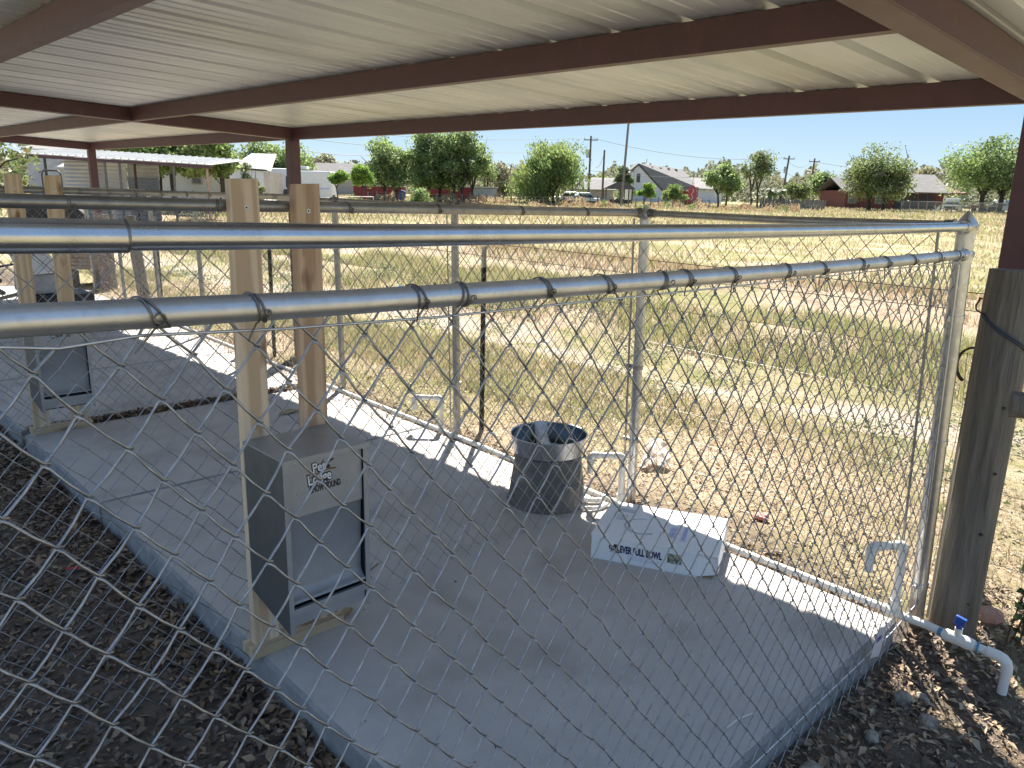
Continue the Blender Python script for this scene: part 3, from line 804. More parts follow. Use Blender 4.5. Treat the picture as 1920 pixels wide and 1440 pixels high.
for k, (a_, b_) in enumerate(((.15,.27),(.165,.32),(.165,.32),(.165,.31))): mb.box(a_, b_, -.0006, -.0001, .041-k*.0055, .0422-k*.0055)
me = mb.mesh('printed_fine_lines', LAVI); me.transform(MX); link_mesh('printed_fine_lines', me, bxo)
mb = MB(); mb.box(.082,.125,-.0006,-.0001,.060,.078); mb.box(.088,.131,-.0006,-.0001,.045,.0595); mb.box(.104,.118,-.0006,-.0001,.0782,.086)
me = mb.mesh('printed_emblem', BLACKI); me.transform(MX); link_mesh('printed_emblem', me, bxo)
text_mesh('Pet', .016, WHITEI, bxo, 'printed_emblem_word', TB(.088,.0625,-.0012), .9, .0006); text_mesh('Lodge', .016, WHITEI, bxo, 'printed_emblem_word', TB(.0895,.0475,-.0012), .78, .0006)
PHOTO = mat('printed_photo', (0.30,0.29,0.22), (0.02,0.02,0.018), 55, 0.5, c3=(0.45,0.44,0.36), s3=60, t3=(0.5,0.6))
bb('printed_picture', PHOTO, lambda m: m.box(.345, .408, -.0007, -.0001, .043, .088))
zt = H_+.0075
def TT(x, y, z, rot): return MX @ Matrix.Translation((x, y, z)) @ Matrix.Rotation(R(rot), 4, 'Z')
mb = MB()
for k in range(48):
    a0 = R(15+k*6.2); a1 = R(15+(k+1)*6.2)
    r0, r1 = .078, .088
    zq = H_+.0083
    mb.add([(.20+r0*math.cos(a0),.165+r0*math.sin(a0),zq),(.20+r1*math.cos(a0),.165+r1*math.sin(a0),zq),(.20+r1*math.cos(a1),.165+r1*math.sin(a1),zq),(.20+r0*math.cos(a1),.165+r0*math.sin(a1),zq)], [(0,1,2,3)])
me = mb.mesh('printed_ring', GREYI); me.transform(MX); link_mesh('printed_ring', me, bxo)
mb = MB()
for k in range(6): mb.box(.06, .115-.006*(k % 2), .20+k*.012, .2055+k*.012, H_+.0075, H_+.0082)
for k in range(2): mb.box(.055, .135, .30+k*.022, .315+k*.022, H_+.0075, H_+.0084)
me = mb.mesh('printed_notice', GREYI); me.transform(MX); link_mesh('printed_notice', me, bxo)
text_mesh('EVER FULL', .042, LAVI, bxo, 'printed_words', TT(.355,.10,H_+.0085,90), .62, .0008)
text_mesh('BOWL', .042, LAVI, bxo, 'printed_words', TT(.355,.235,H_+.0085,90), .62, .0008)
mb = MB(); mb.box(.385,.402,.09,.345,H_+.008,H_+.0090)
me = mb.mesh('printed_stripe', LAVI); me.transform(MX); link_mesh('printed_stripe', me, bxo)

# ------------------------------------------------------------------ water line
pv = thing('water_pipe', 'white plastic water pipe with risers running along the edge of the slab', 'water pipe')
def px_(y): return edge_x(y)+.045
mb = MB(); ptsl = [(px_(y)+.006*math.sin(y*2.2), y, -.002+.003*math.sin(y*1.7)) for y in np.arange(.92, 13, .45)]
mb.tube(ptsl, .017, 14); mb.build('main_pipe', PVC, pv)
def riser(x, y, h, dx, dy, drop, r=.0165):
    mb = MB()
    mb.tube([(x,y,0.0),(x+.002,y,h-.019)], r, 14)
    mb.tube([(x,y,-.012),(x,y,.05)], r+.006, 14)
    L0 = math.hypot(dx, dy); ex, ey = dx/L0, dy/L0
    arc = [(x+ex*.019*(1-math.cos(a)), y+ey*.019*(1-math.cos(a)), h-.019+.019*math.sin(a)) for a in np.linspace(0, math.pi/2, 6)]
    mb.tube([(x,y,h-.046)]+arc+[(x+ex*.046, y+ey*.046, h)], r+.0035, 14)
    mb.tube([(x+ex*.05,y+ey*.05,h),(x+ex*(L0-.045),y+ey*(L0-.045),h)], r, 14)
    arc2 = [(x+ex*(L0-.019+.019*math.sin(a)), y+ey*(L0-.019+.019*math.sin(a)), h-.019+.019*math.cos(a)) for a in np.linspace(0, math.pi/2, 6)]
    mb.tube([(x+ex*(L0-.046),y+ey*(L0-.046),h)]+arc2+[(x+dx,y+dy,h-.046)], r+.0035, 14)
    mb.tube([(x+dx,y+dy,h-.05),(x+dx,y+dy,h-drop)], r, 14, cap=True)
    mb.build('riser', PVC, pv)
riser(px_(.93)+.018, .928, .288, -.115, .08, .105, .0165)
riser(px_(2.36), 2.37, .265, -.12, .12, .10)
riser(px_(4.0), 4.00, .235, -.13, .13, .09)
riser(px_(7.0), 7.00, .235, -.13, .13, .09)
mb = MB(); mb.tube([(px_(.93)+.0,.95,-.002),(3.085,.80,-.004),(3.07,.70,-.006),(3.075,.575,-.012)], .0165, 14); mb.build('outlet_pipe', PVC, pv)
mb = MB(); mb.tube([(3.072,.735,-.005),(3.070,.725,-.005),(3.070,.722,-.005),(3.0705,.705,-.005)], [.018,.022,.024,.023], 14)
mb.tube([(3.0705,.705,-.005),(3.071,.665,-.007)], .0225, 14); mb.tube([(3.071,.665,-.007),(3.071,.645,-.008),(3.072,.625,-.009)], [.024,.025,.021], 14)
mb.tube([(3.0705,.685,.01),(3.0705,.685,.040)], .014, 12); mb.build('valve_body', PVC, pv)
mb = MB(); mb.tube([(3.0705,.685,.038),(3.0705,.685,.060)], .012, 10)
mb.hexa([(3.059,.668,.056),(3.082,.668,.056),(3.082,.705,.056),(3.059,.705,.056),(3.062,.662,.082),(3.079,.662,.082),(3.079,.700,.090),(3.062,.700,.090)])
mb.build('valve_handle', BLUEP, pv, bevel=.003)
mb = MB(); mb.tube([(3.0735,.752,-.0055),(3.0725,.733,-.0055)], .0172, 14); mb.tube([(3.0725,.618,-.0095),(3.073,.610,-.0098)], .0205, 14); mb.build('primer_mark', PRIMER, pv)
mb = MB(); mb.tube([(3.0745,.585,-.0115),(3.076,.545,-.014),(3.076,.530,-.018),(3.075,.518,-.028),(3.0745,.513,-.045),(3.074,.512,-.068)], .0205, 16); mb.tube([(3.074,.512,-.06),(3.068,.512,-.15)], .0165, 14)
mb.build('down_spout', PVC, pv)
mb = MB(); mb.tube([(2.98,2.50,.018),(3.055,2.43,.018)], .014, 14, cap=False); mb.tube([(2.976,2.503,.018),(3.0,2.482,.018)], .0185, 14, cap=False); mb.tube([(2.9775,2.5015,.018),(3.0,2.482,.018)], .0125, 14)
o = mb.build('pipe_offcut', [PVC]); tag(o, 'short open pipe stub lying on the sunlit slab edge beside the bucket', 'pipe')
mb = MB(); mb.tube([(2.9,2.44,.0155),(2.93,2.40,.014),(2.99,2.375,.014),(3.05,2.38,.014)], .010, 8)
o = mb.build('bent_pipe', [PVC]); tag(o, 'thin bent piece of pipe lying on the slab between the bucket and the carton', 'pipe')
mb = MB(); mb.box(3.16,3.215,1.03,1.036,.10,.13)
# tag on the fence
TAGM = mat('tag_card', (0.62,0.60,0.60), (0.52,0.50,0.52), 30, 0.6)
tg_ = thing('price_tag', 'white plastic hang tag tied to the bottom wire of the nearest fence', 'tag')
mb = MB(); mb.hexa([(2.655,.848,.012),(2.735,.846,-.012),(2.735,.8475,-.012),(2.655,.8495,.012),(2.715,.850,.110),(2.790,.850,.085),(2.790,.8515,.085),(2.715,.8515,.110)]); mb.build('card', TAGM, tg_)
mb = MB(); mb.box(2.700,2.738,.8465,.8468,.058,.074); mb.build('printed_block', mat('tag_ink', (0.22,0.10,0.25), (0.12,0.12,0.35), 60, 0.6), tg_)
mb = MB(); mb.tube([(2.74,.849,.09),(2.75,.855,.098),(2.757,.86,.02),(2.74,.848,.01)], .0012, 5); mb.build('string', PVC, tg_)
# ------------------------------------------------------------------ wooden corner post and its fittings
wp = thing('wooden_post', 'thick weathered round wooden post at the right edge of the yard', 'post')
wb, wt = Vector((3.332,.776,-.25)), Vector((3.372,.777,1.372))
def rough_post(mb, b, t, r0, r1, seed, n=28, k=14, rough=.03):
    rr = random.Random(seed); off = [rr.uniform(-rough, rough) for _ in range(n)]
    ax = (t-b).normalized(); u = ax.orthogonal().normalized(); w = ax.cross(u)
    vs = []; fs = []
    for i in range(k+1):
        q = i/k; c = b.lerp(t, q); r = r0+(r1-r0)*q
        for j in range(n):
            a = 2*math.pi*j/n
            rj = r*(1+off[j]+rr.uniform(-.006,.006)-(0.02 if i == k else 0))
            vs.append(c+(u*math.cos(a)+w*math.sin(a))*rj)
    for i in range(k):
        for j in range(n): fs.append((i*n+j, i*n+(j+1) % n, (i+1)*n+(j+1) % n, (i+1)*n+j))
    vs.append(t+ax*.004); last = len(vs)-1
    for j in range(n): fs.append((k*n+j, k*n+(j+1) % n, last))
    return mb.add(vs, fs, 0, False)
o = rough_post(MB(), wb, wt, .091, .087, 5).build('post_shaft', WOODR, wp)
mb = MB()
for z_, dx_, rr_ in ((.05,-.02,.005),(.35,-.03,.007),(.60,.01,.006),(.86,-.035,.006)):
    cc = wb.lerp(wt, (z_+.25)/1.62); dirv = Vector((-.68+dx_*4,-.73,0)).normalized()
    mb.tube([cc+dirv*.080, cc+dirv*(.0945)], rr_, 8)
mb.build('nail_hole_shade', BLACKI, wp)  # black pegs paint the shade inside nail holes
hs = MB(); pts_ = []
for k in range(17):
    a = R(-40+k*260/16); pts_.append((3.325+.012*math.sin(a)*0, .893+.058*math.cos(a)*.62, .985+.070*math.sin(a)))
c0 = Vector((3.37,.868,.99)); pts_ = [c0+Vector((.0,math.cos(R(-65+k*310/16))*.055,math.sin(R(-65+k*310/16))*.072)) for k in range(17)]
for k in range(16): hs.bar(pts_[k], pts_[k+1], .008, .018, up=(1,0,0))
o = hs.build('horseshoe', RUST); tag(o, 'rusty horseshoe hung on the field side of the thick wooden post', 'horseshoe')
mb = MB(); mb.tube([(3.292,.858,1.262),(3.288,.868,1.235),(3.285,.864,1.220),(3.30,.845,1.205)], .0035, 6); mb.tube([(3.292,.858,1.260),(3.293,.857,1.266)], .007, 8)
o = mb.build('bent_nail', RUST); tag(o, 'bent rusty nail sticking out of the left side of the wooden post', 'nail')
mb = MB(); sp = []
for k in range(16):
    q = k/15; a = R(128+q*150); cc = wb.lerp(wt, (1.205-.14*q+.25)/1.62); sp.append(cc+Vector((math.cos(a),math.sin(a),0))*.0915)
mb.tube(sp, .0045, 6); mb.tube([p+Vector((0,0,-.009)) for p in sp], .0045, 6)
o = mb.build('wire_wrap', mat('blue_grey_cable', (0.05,0.065,0.085), (0.04,0.05,0.07), 40, 0.5)); tag(o, 'dark blue grey cable wrapped around the top of the wooden post', 'cable')
lr = thing('log_rail', 'short dark grey log end sticking out in front of the wooden post', 'log')
rough_post(MB(), Vector((2.96,.22,.985)), Vector((2.825,.600,.985)), .042, .043, 9, n=16, k=4).build('log', WOODR, lr)

# ------------------------------------------------------------------ old woven wire field fence
wf = thing('wire_field_fence', 'old woven wire fence on steel posts just beyond the slab along the field', 'fence')
TG = mat('dark_green_paint', (0.018,0.028,0.020), (0.012,0.02,0.014), 30, 0.55)
TW = mat('white_post_top', (0.55,0.55,0.50), (0.42,0.42,0.38), 30, 0.6)
def wx(y): return 3.46+.012*(y-.8)
for (y, h) in ((3.90,1.26),(7.05,1.22),(10.1,1.24)):
    x = wx(y)
    mb = MB(); mb.bar((x,y,-.3),(x,y,h-.14), .035,.005, up=(0,1,0)); mb.bar((x+.012,y,-.3),(x+.012,y,h-.14),.006,.026, up=(0,1,0))
    mb.build('steel_post', TG, wf)
    mb = MB(); mb.bar((x,y,h-.139),(x,y,h), .035,.005, up=(0,1,0)); mb.bar((x+.012,y,h-.139),(x+.012,y,h),.006,.026, up=(0,1,0)); mb.build('steel_post_tip', TW, wf)
hz = (.03,.17,.32,.47,.64,.82,1.01)
mb = MB()
yy_ = list(np.arange(-1.5, 13.0, .35))
for q, z_ in enumerate(hz):
    mb.tube([(wx(y)+.008*math.sin(y*3+q), y, z_+.012*math.sin(y*1.3+q*2)) for y in yy_], .00125, 4, cap=False)
y = -1.4; k = 0
while y < 12.8:
    pp = [(wx(y)+.008*math.sin(y*3+i)+.002, y+.008*math.sin(i*2.1+k), z_+.012*math.sin(y*1.3+i*2)) for i, z_ in enumerate(hz)]
    mb.tube(pp, .0012, 4, cap=False)
    for p in pp: mb.blob(p, .004,.005,.004, k, nu=4, nv=2)
    y += .165; k += 1
o = mb.build('woven_wire', WIREO, wf); o['kind'] = 'stuff'
for q, z_ in enumerate((1.20,1.275)):
    mb = MB(); mb.tube([(wx(y)-.01, y, z_-.01*math.sin(y*.8+q)) for y in yy_], .0017, 5, cap=False)
    for b in range(60):
        y = -1.3+b*.235; c_ = Vector((wx(y)-.01, y, z_-.01*math.sin(y*.8+q)))
        for s_ in (-1,1): mb.tube([c_+Vector((-.010*s_,.004,.010)), c_+Vector((.010*s_,-.004,-.010))], .0012, 4)
    mb.build('barbed_wire', RUST if q else WIREO, wf)
# old timber posts and metal posts further along
for (x, y, h, r, ln, lab) in ((3.80,11.3,1.20,.085,.10,'rough leaning old timber fence post beyond the far pen'), (3.95,13.3,1.15,.10,.02,'stout old timber fence post at the far left corner')):
    p = thing('timber_post', lab, 'post'); rough_post(MB(), Vector((x,y,-.3)), Vector((x-ln,y+ln,h)), r, r*.9, int(y), n=14, k=5).build('shaft', WOODR, p)

# small climbing plant on the wire
LEAFD = mat('dark_leaf', (0.022,0.045,0.016), (0.05,0.085,0.025), 20, 0.5, trans=0.25)
STEM = mat('plant_stem', (0.10,0.07,0.045), (0.07,0.05,0.03), 20, 0.8)
pl = thing('climbing_plant', 'small dark leafed vine climbing the wire to the right of the wooden post', 'plant')
sb = MB(); lf = MB(); rr = random.Random(4); bx_, by_ = 3.33,.555
for s_ in range(4):
    pts_ = []; hgt = (.50,.40,.33,.24)[s_]
    for k in range(9):
        q = k/8; pts_.append((bx_+.03*math.sin(q*5+s_)+(s_-1.5)*.018*q, by_+.02*math.cos(q*4+s_)-.02*s_*q, -.09+q*hgt))
    sb.tube(pts_, [.004*(1-.6*k/8) for k in range(9)], 5)
    for k in range(2, 9):
        for _ in range(3):
            c_ = Vector(pts_[k])+Vector((rr.uniform(-.03,.03), rr.uniform(-.03,.03), rr.uniform(-.015,.015)))
            d_ = Vector((rr.uniform(-1,1), rr.uniform(-1,1), rr.uniform(-.7,.5))).normalized(); e_ = d_.cross(Vector((rr.uniform(-1,1),rr.uniform(-1,1),rr.uniform(.2,1)))).normalized(); s2 = rr.uniform(.010,.020)
            lf.add([c_-d_*s2, c_+e_*s2*.8-d_*s2*.2, c_+d_*s2*1.1, c_-e_*s2*.8-d_*s2*.2], [(0,1,2,3)])
sb.build('stem', STEM, pl); o = lf.build('leaves', LEAFD, pl); o['kind'] = 'stuff'
# dead looping vine at the right border
mb = MB()
for s_ in range(5):
    mb.tube([(3.33+.05*math.sin(s_*2.1+q*3)-.3*q*(s_ % 2), .46-.05*s_-.06*math.cos(q*3+s_), -.08+.55*math.sin(q*2.6)*(1-.12*s_)) for q in np.linspace(0,1,12)], .0028, 5)
o = mb.build('dead_vine', STEM); tag(o, 'tangle of thin dead vine stems at the right border beside the wooden post', 'vine')

# ------------------------------------------------------------------ rocks and litter
ROCKW = mat('pale_rock', (0.36,0.33,0.28), (0.17,0.15,0.125), 34, 0.9, 0, 0.6, 60)
ROCKR = mat('red_rock', (0.44,0.27,0.20), (0.30,0.17,0.125), 10, 0.9, 0, 0.6, 50)
rocks = ((2.10,.790,.075,.055,.04,ROCKW,'large pale pitted rock at the bottom edge right of the slab corner'),
         (2.425,.735,.040,.034,.032,ROCKW,'small round pale rock in the leaves below the slab corner'),
         (2.73,.745,.055,.045,.04,ROCKW,'grey stone against the end of the slab below the tag'),
         (2.68,.640,.065,.05,.03,ROCKW,'flat sunlit pale stone in the bright patch of leaves'),
         (2.80,.700,.045,.03,.03,ROCKW,'chalky sunlit stone nearest the end of the water pipe'),
         (3.52,.700,.13,.09,.055,ROCKR,'broken reddish brick rubble at the foot of the wooden post'),
         (3.60,.560,.07,.06,.04,ROCKR,'smaller reddish rock to the right of the brick rubble'))
for i, (x, y, a_, b_, c_, m_, lab) in enumerate(rocks):
    o = MB().blob((0,0,0), a_*.66, b_*.66, c_*.8, i+3, .10, 9, 6).build('rock', m_)
    o.location = (x, y, gz(x, y)+c_*.22); o.rotation_euler = (0,0,i*1.1)
    tag(o, lab, 'rock')

def scatter_leaves(name, lab, n, region, mats, smin, smax, seed, lift=.006, curl=.5, zfun=None):
    rg = np.random.default_rng(seed); P = region(rg, n); n = len(P)
    z = (ground_z(P[:,0], P[:,1]) if zfun is None else zfun(P))+lift*rg.uniform(.3,1.6,n)
    yaw = rg.uniform(0, 2*math.pi, n); L = rg.uniform(smin, smax, n); W = L*rg.uniform(.3,.55,n)
    tx = rg.normal(0, .35, n); ty = rg.normal(0, .35, n); cu = rg.uniform(.1, 1, n)*curl*W
    d = np.stack([np.cos(yaw), np.sin(yaw), tx], -1); e = np.stack([-np.sin(yaw), np.cos(yaw), ty], -1)
    c = np.stack([P[:,0], P[:,1], z], -1); up = np.array([0,0,1.0])
    Lc, Wc = L[:,None], W[:,None]
    a = c-d*Lc*.5; b = c+d*Lc*.5
    m1 = c-d*Lc*.05-up*0; l = c+e*Wc*.5+up*cu[:,None]+d*Lc*.05; r = c-e*Wc*.5+up*cu[:,None]
    V = np.stack([a, l, m1, r, b], 1).reshape(-1, 3)
    i = np.arange(n)[:,None]*5
    F = np.concatenate([i+np.array([[0,2,1]]), i+np.array([[0,3,2]]), i+np.array([[2,4,1]]), i+np.array([[3,4,2]])], 1).reshape(-1, 3)
    mi = np.repeat(rg.integers(0, len(mats), n), 4)
    o = link_mesh(name, np_mesh(name, V, F, mats, mi)); tag(o, lab, name.replace('_', ' '), kind='stuff'); return o
LB = [mat('dry_leaf_brown', (0.232,0.155,0.101), (0.155,0.105,0.070), 12, 0.75, trans=.1), mat('dry_leaf_tan', (0.403,0.295,0.194), (0.295,0.209,0.139), 12, 0.75, trans=.1),
      mat('dry_leaf_grey', (0.240,0.202,0.163), (0.155,0.132,0.109), 12, 0.8, trans=.1), mat('dry_leaf_dark', (0.093,0.065,0.050), (0.139,0.093,0.065), 12, 0.8)]
LT0 = mat('leaf_pale_tan', (0.500,0.434,0.310), (0.434,0.326,0.232), 12, 0.75, trans=.15)
def reg_left(rg, n):
    P = np.stack([rg.uniform(-.45, 1.06, n), rg.uniform(.3, 8.5, n)**1.0], -1)
    keep = rg.uniform(0,1,n) < (.6+.4*vnoise(P[:,0]*3, P[:,1]*3, 9))
    return P[keep]
def reg_edge(rg, n): 
    return np.stack([1.045-np.abs(rg.normal(0,.11,n)), rg.uniform(.8, 9.5, n)], -1)
def reg_right(rg, n):
    P = np.stack([rg.uniform(1.2, 3.9, n), rg.uniform(-.3, .875, n)], -1)
    keep = rg.uniform(0,1,n) < np.clip(.25+.9*np.exp(-((.85-P[:,1])/.25)**2)+.3*vnoise(P[:,0]*5,P[:,1]*5,4), 0, 1)
    return P[keep]
scatter_leaves('leaf_litter', 'dry brown leaves covering the shaded dirt left of the slab', 30000, reg_left, LB, .016, .05, 1)
scatter_leaves('leaf_litter', 'drift of dead leaves lying against the near side of the slab', 3500, reg_edge, LB, .025, .06, 2, .02)
scatter_leaves('leaf_litter', 'dead leaves and chips on the dirt below the slab corner', 9000, reg_right, LB+[LT0], .012, .048, 3, .012)
def reg_joint(rg, n): 
    return np.stack([rg.uniform(1.1, 3.1, n), 5.715+rg.normal(0,.032, n)], -1)
def reg_right2(rg, n): return np.stack([rg.uniform(1.2, 3.9, n), rg.uniform(-.3, .875, n)], -1)
scatter_leaves('dirt_crumbs', 'fine straw and crumbs over the dirt below the slab corner', 16000, reg_right2, LB+[LT0], .004, .014, 23, .006)
scatter_leaves('joint_debris', 'leaf debris packed in the wide joint across the slab', 4200, reg_joint, LB[:2]+[LB[3]], .012, .04, 5, .014, zfun=lambda P: np.full(len(P), -.004))
def reg_far(rg, n):
    y = rg.uniform(1.0, 12, n); return np.stack([edge_x(y)+np.abs(rg.normal(0.02,.10,n)), y], -1)
LT = [mat('chip_straw', (0.42,0.32,0.19), (0.33,0.25,0.15), 12, 0.8), mat('chip_orange', (0.36,0.21,0.09), (0.30,0.17,0.08), 12, 0.8), mat('chip_grey', (0.30,0.26,0.21), (0.22,0.19,0.16), 12, 0.8), LB[0]]
scatter_leaves('leaf_litter', 'sunlit dry leaves and chips along the pipe at the field edge', 9000, reg_far, LT, .012, .04, 6, .008)
def reg_mulch(rg, n):
    x = 3.15+rg.gamma(1.6, .9, n); y = rg.uniform(-1.2, 12, n); k = vnoise(x*1.5, y*1.1, 77)
    keep = (rg.uniform(0,1,n) < .3+.7*k) & (x < 8); return np.stack([x[keep], y[keep]], -1)
LM = [mat('chip_pale', (0.62,0.52,0.38), (0.50,0.41,0.29), 12, 0.8), LT[0], LT[2], mat('chip_shadow_brown', (0.22,0.16,0.11), (0.17,0.12,0.085), 12, 0.8)]  # darkest chips put the shadows among the straw into colour
scatter_leaves('straw_litter', 'pale dry chips and straw lying on the field ground beside the fence', 34000, reg_mulch, LM, .010, .04, 17, .012)
def reg_slab(rg, n):
    y = rg.uniform(4.3, 8.6, n); return np.stack([edge_x(y)-np.abs(rg.normal(0,.09,n)), y], -1)
scatter_leaves('slab_debris', 'orange brown leaf crumbs on the sunlit edge of the slab', 1500, reg_slab, LT, .008, .025, 7, .003, zfun=lambda P: np.full(len(P), .0025))
def reg_slab2(rg, n): return np.stack([rg.uniform(1.1, 3.0, n), rg.uniform(1.0, 8, n)], -1)
scatter_leaves('slab_crumbs', 'specks and crumbs scattered on the shaded slab', 260, reg_slab2, LB, .004, .016, 8, .002, zfun=lambda P: np.full(len(P), .002))
def big_leaf(x, y, s, yaw, lab, m_):
    mb = MB(); c_ = Vector((0,0,0)); 
    mb.add([(-s,0,.002),(-s*.3,s*.45,.012),(s*.4,s*.4,.016),(s,0,.004),(s*.4,-s*.42,.014),(-s*.3,-s*.4,.010),(0,0,.002)], [(0,6,1),(1,6,2),(2,6,3),(3,6,4),(4,6,5),(5,6,0)])
    o = mb.build('fallen_leaf', m_); o.location = (x, y, .002); o.rotation_euler = (0,0,yaw); return tag(o, lab, 'leaf')
big_leaf(1.43,2.36,.045,.6,'tan fallen leaf on the slab just right of the nearest feeder plank', LT[0])
big_leaf(2.62,5.05,.10,.2,'large curled brown leaf at the shadow edge behind the nearest feeder', LT[0])
# twig and straw on the slab
mb = MB(); mb.tube([(1.93,1.005,.004),(2.01,1.0,.006),(2.07,.985,.004)], .0025, 6)
o = mb.build('twig', PVC); tag(o, 'thin pale twig lying on the slab near its right end', 'twig')
mb = MB(); mb.tube([(1.62,2.62,.004),(1.70,2.60,.006),(1.76,2.63,.004)], .0022, 5); mb.tube([(1.68,2.60,.005),(1.73,2.64,.008)], .0016, 5)
o = mb.build('twig', STEM); tag(o, 'thin dark twig on the slab between the feeder and the bucket', 'twig')
mb = MB(); mb.box(-.03,.03,-.012,.012,0,.003); o = mb.build('red_wrapper', mat('red_plastic', (0.45,0.05,0.04), (0.35,0.03,0.03), 20, .5)); o.location = (.81,3.67,gz(.81,3.67)+.015); o.rotation_euler = (.1,.05,-.3); tag(o, 'small red scrap of plastic in the dead leaves at the left', 'litter')
mb = MB(); rb = random.Random(5); vs = []
for i_ in range(9):
    for j_ in range(9):
        u_, v_ = (i_-4)/4.0, (j_-4)/4.0
        vs.append((u_*.09*(1-.3*abs(v_))+rb.uniform(-.012,.012), .045*math.cos(u_*2.2)+rb.uniform(-.022,.022), .10+v_*.10+rb.uniform(-.012,.012)-.03*u_*u_))
mb.add(vs, [(i_*9+j_, i_*9+j_+1, (i_+1)*9+j_+1, (i_+1)*9+j_) for i_ in range(8) for j_ in range(8)])
o = mb.build('plastic_bag', mat('crumpled_bag', (0.74,0.68,0.64), (0.62,0.55,0.51), 8, .35, trans=.5)); o.location = (3.80,2.62,gz(3.8,2.62)-.02); o.rotation_euler = (0,0,R(-50)); tag(o, 'crumpled pale plastic bag in the dry grass behind the carton', 'plastic bag')
mb = MB(); mb.blob((0,0,0),.03,.05,.02,4,.3,7,5); o = mb.build('pink_wrapper', mat('pink_scrap', (0.50,0.22,0.20), (0.45,0.16,0.15), 8, .5)); o.location = (3.56,1.76,gz(3.56,1.76)+.02); tag(o, 'faded pink scrap in the grass right of the carton', 'litter')
mb = MB(); mb.blob((0,0,0),.05,.09,.05,4,.35,7,5); o = mb.build('blue_wrapper', mat('blue_scrap', (0.10,0.35,0.60), (0.08,0.28,0.5), 8, .5)); o.location = (7.7,10.7,gz(7.7,10.7)+.05); tag(o, 'bright blue scrap of rubbish in the field behind the fence', 'litter')
mb = MB(); mb.blob((0,0,0),.06,.05,.04,9,.35,7,5); o = mb.build('white_wrapper', WHITEC); o.location = (5.6,8.3,gz(5.6,8.3)+.04); tag(o, 'small white scrap of rubbish in the near grass behind the fence', 'litter')
# ------------------------------------------------------------------ grass
def blades(name, lab, n, region, mats, hmin, hmax, wid, seed, lean=.5, weights=None):
    rg = np.random.default_rng(seed); P, S = region(rg, n); n = len(P)
    z = ground_z(P[:,0], P[:,1])-.004
    h = rg.uniform(hmin, hmax, n)*S; w = wid*S*rg.uniform(.6,1.4,n)
    yaw = rg.uniform(0, 2*math.pi, n); ln = rg.normal(0, lean, n)*h; l2 = rg.uniform(0, 2*math.pi, n)
    c = np.stack([P[:,0], P[:,1], z], -1); d = np.stack([np.cos(yaw), np.sin(yaw), np.zeros(n)], -1)*w[:,None]*.5
    L = np.stack([np.cos(l2)*ln, np.sin(l2)*ln, h], -1)
    m = c+L*np.array([.35,.35,.6])
    V = np.stack([c-d, c+d, m+d*.7, m-d*.7, c+L], 1).reshape(-1, 3)
    i = np.arange(n)[:,None]*5
    F = np.concatenate([i+np.array([[0,1,2]]), i+np.array([[0,2,3]]), i+np.array([[3,2,4]])], 1).reshape(-1, 3)
    mi = np.repeat(rg.choice(len(mats), n, p=weights), 3)
    o = link_mesh(name, np_mesh(name, V, F, mats, mi)); return tag(o, lab, name.replace('_',' '), kind='stuff')
GS = [mat('straw_blade', (0.48,0.38,0.25), (0.38,0.29,0.185), 3, 0.7, trans=.35), mat('pale_straw_blade', (0.56,0.49,0.37), (0.47,0.39,0.28), 3, 0.7, trans=.35),
      mat('olive_blade', (0.27,0.27,0.115), (0.35,0.325,0.155), 3, 0.7, trans=.4), mat('green_blade', (0.17,0.23,0.075), (0.24,0.28,0.10), 3, 0.7, trans=.4),
      mat('rust_blade', (0.38,0.23,0.15), (0.46,0.30,0.20), 3, 0.8, trans=.3)]
TRK = lambda x, y: x+(vnoise(y*0.35, x*0.1, 5)-0.5)*.5
def reg_near(rg, n):
    x = 3.25+rg.gamma(2.0, 1.6, n); y = rg.uniform(-1.5, 14, n)
    k = vnoise(x*1.2, y*.8, 21); t = TRK(x, y)
    dens = .45+.55*k; dens = np.where(np.abs(t-6.4) < .75, dens*.22, dens)
    keep = (rg.uniform(0,1,n) < dens) & (x < 16)
    return np.stack([x[keep], y[keep]], -1), (.7+.6*k[keep])*(1+.03*x[keep])
blades('dry_grass', 'short dry straw coloured grass in the field beside the fence', 110000, reg_near, GS, .015, .055, .004, 3, .9, [.52,.30,.13,.03,.02])
def patch(a, b, thr, sd, ymax=22):
    def f(rg, n):
        x = rg.uniform(a, b, n); y = rg.uniform(-3, ymax, n); k = vnoise(x*.8, y*.45, sd)*.7+vnoise(x*2.6, y*1.6, sd+1)*.3
        keep = k > thr
        return np.stack([x[keep], y[keep]], -1), .6+1.0*k[keep]
    return f
blades('green_grass', 'low green and olive grass growing in patches in the field', 60000, patch(4.2, 6.0, .52, 31, 16), GS, .03, .08, .005, 4, .7, [.25,.1,.40,.25,0])
blades('green_weeds', 'taller green weeds along the bank in the field', 60000, patch(7.4, 11.5, .42, 35, 24), GS, .06, .17, .009, 5, .5, [.22,.10,.38,.28,.02])
blades('rusty_weeds', 'dry reddish weeds on the second bank of the field', 26000, patch(12.3, 15.5, .45, 39, 34), GS, .06, .18, .014, 6, .6, [.32,.16,.18,.08,.26])
blades('field_grass', 'rough straw and green grass over the middle of the field', 90000, patch(15, 46, .30, 43, 75), GS, .05, .15, .022, 7, .8, [.36,.20,.32,.10,.02])
def reg_farfield(rg, n):
    s = 40+rg.uniform(0,1,n)**.8*85; a = rg.uniform(-.75, .80, n)+HEAD
    return np.stack([s*np.cos(a), s*np.sin(a)], -1), np.ones(n)*(.7+s/90)
blades('field_grass', 'rough straw and green grass at the far side of the field', 70000, reg_farfield, GS, .08, .22, .06, 8, .6, [.34,.20,.32,.12,.02])
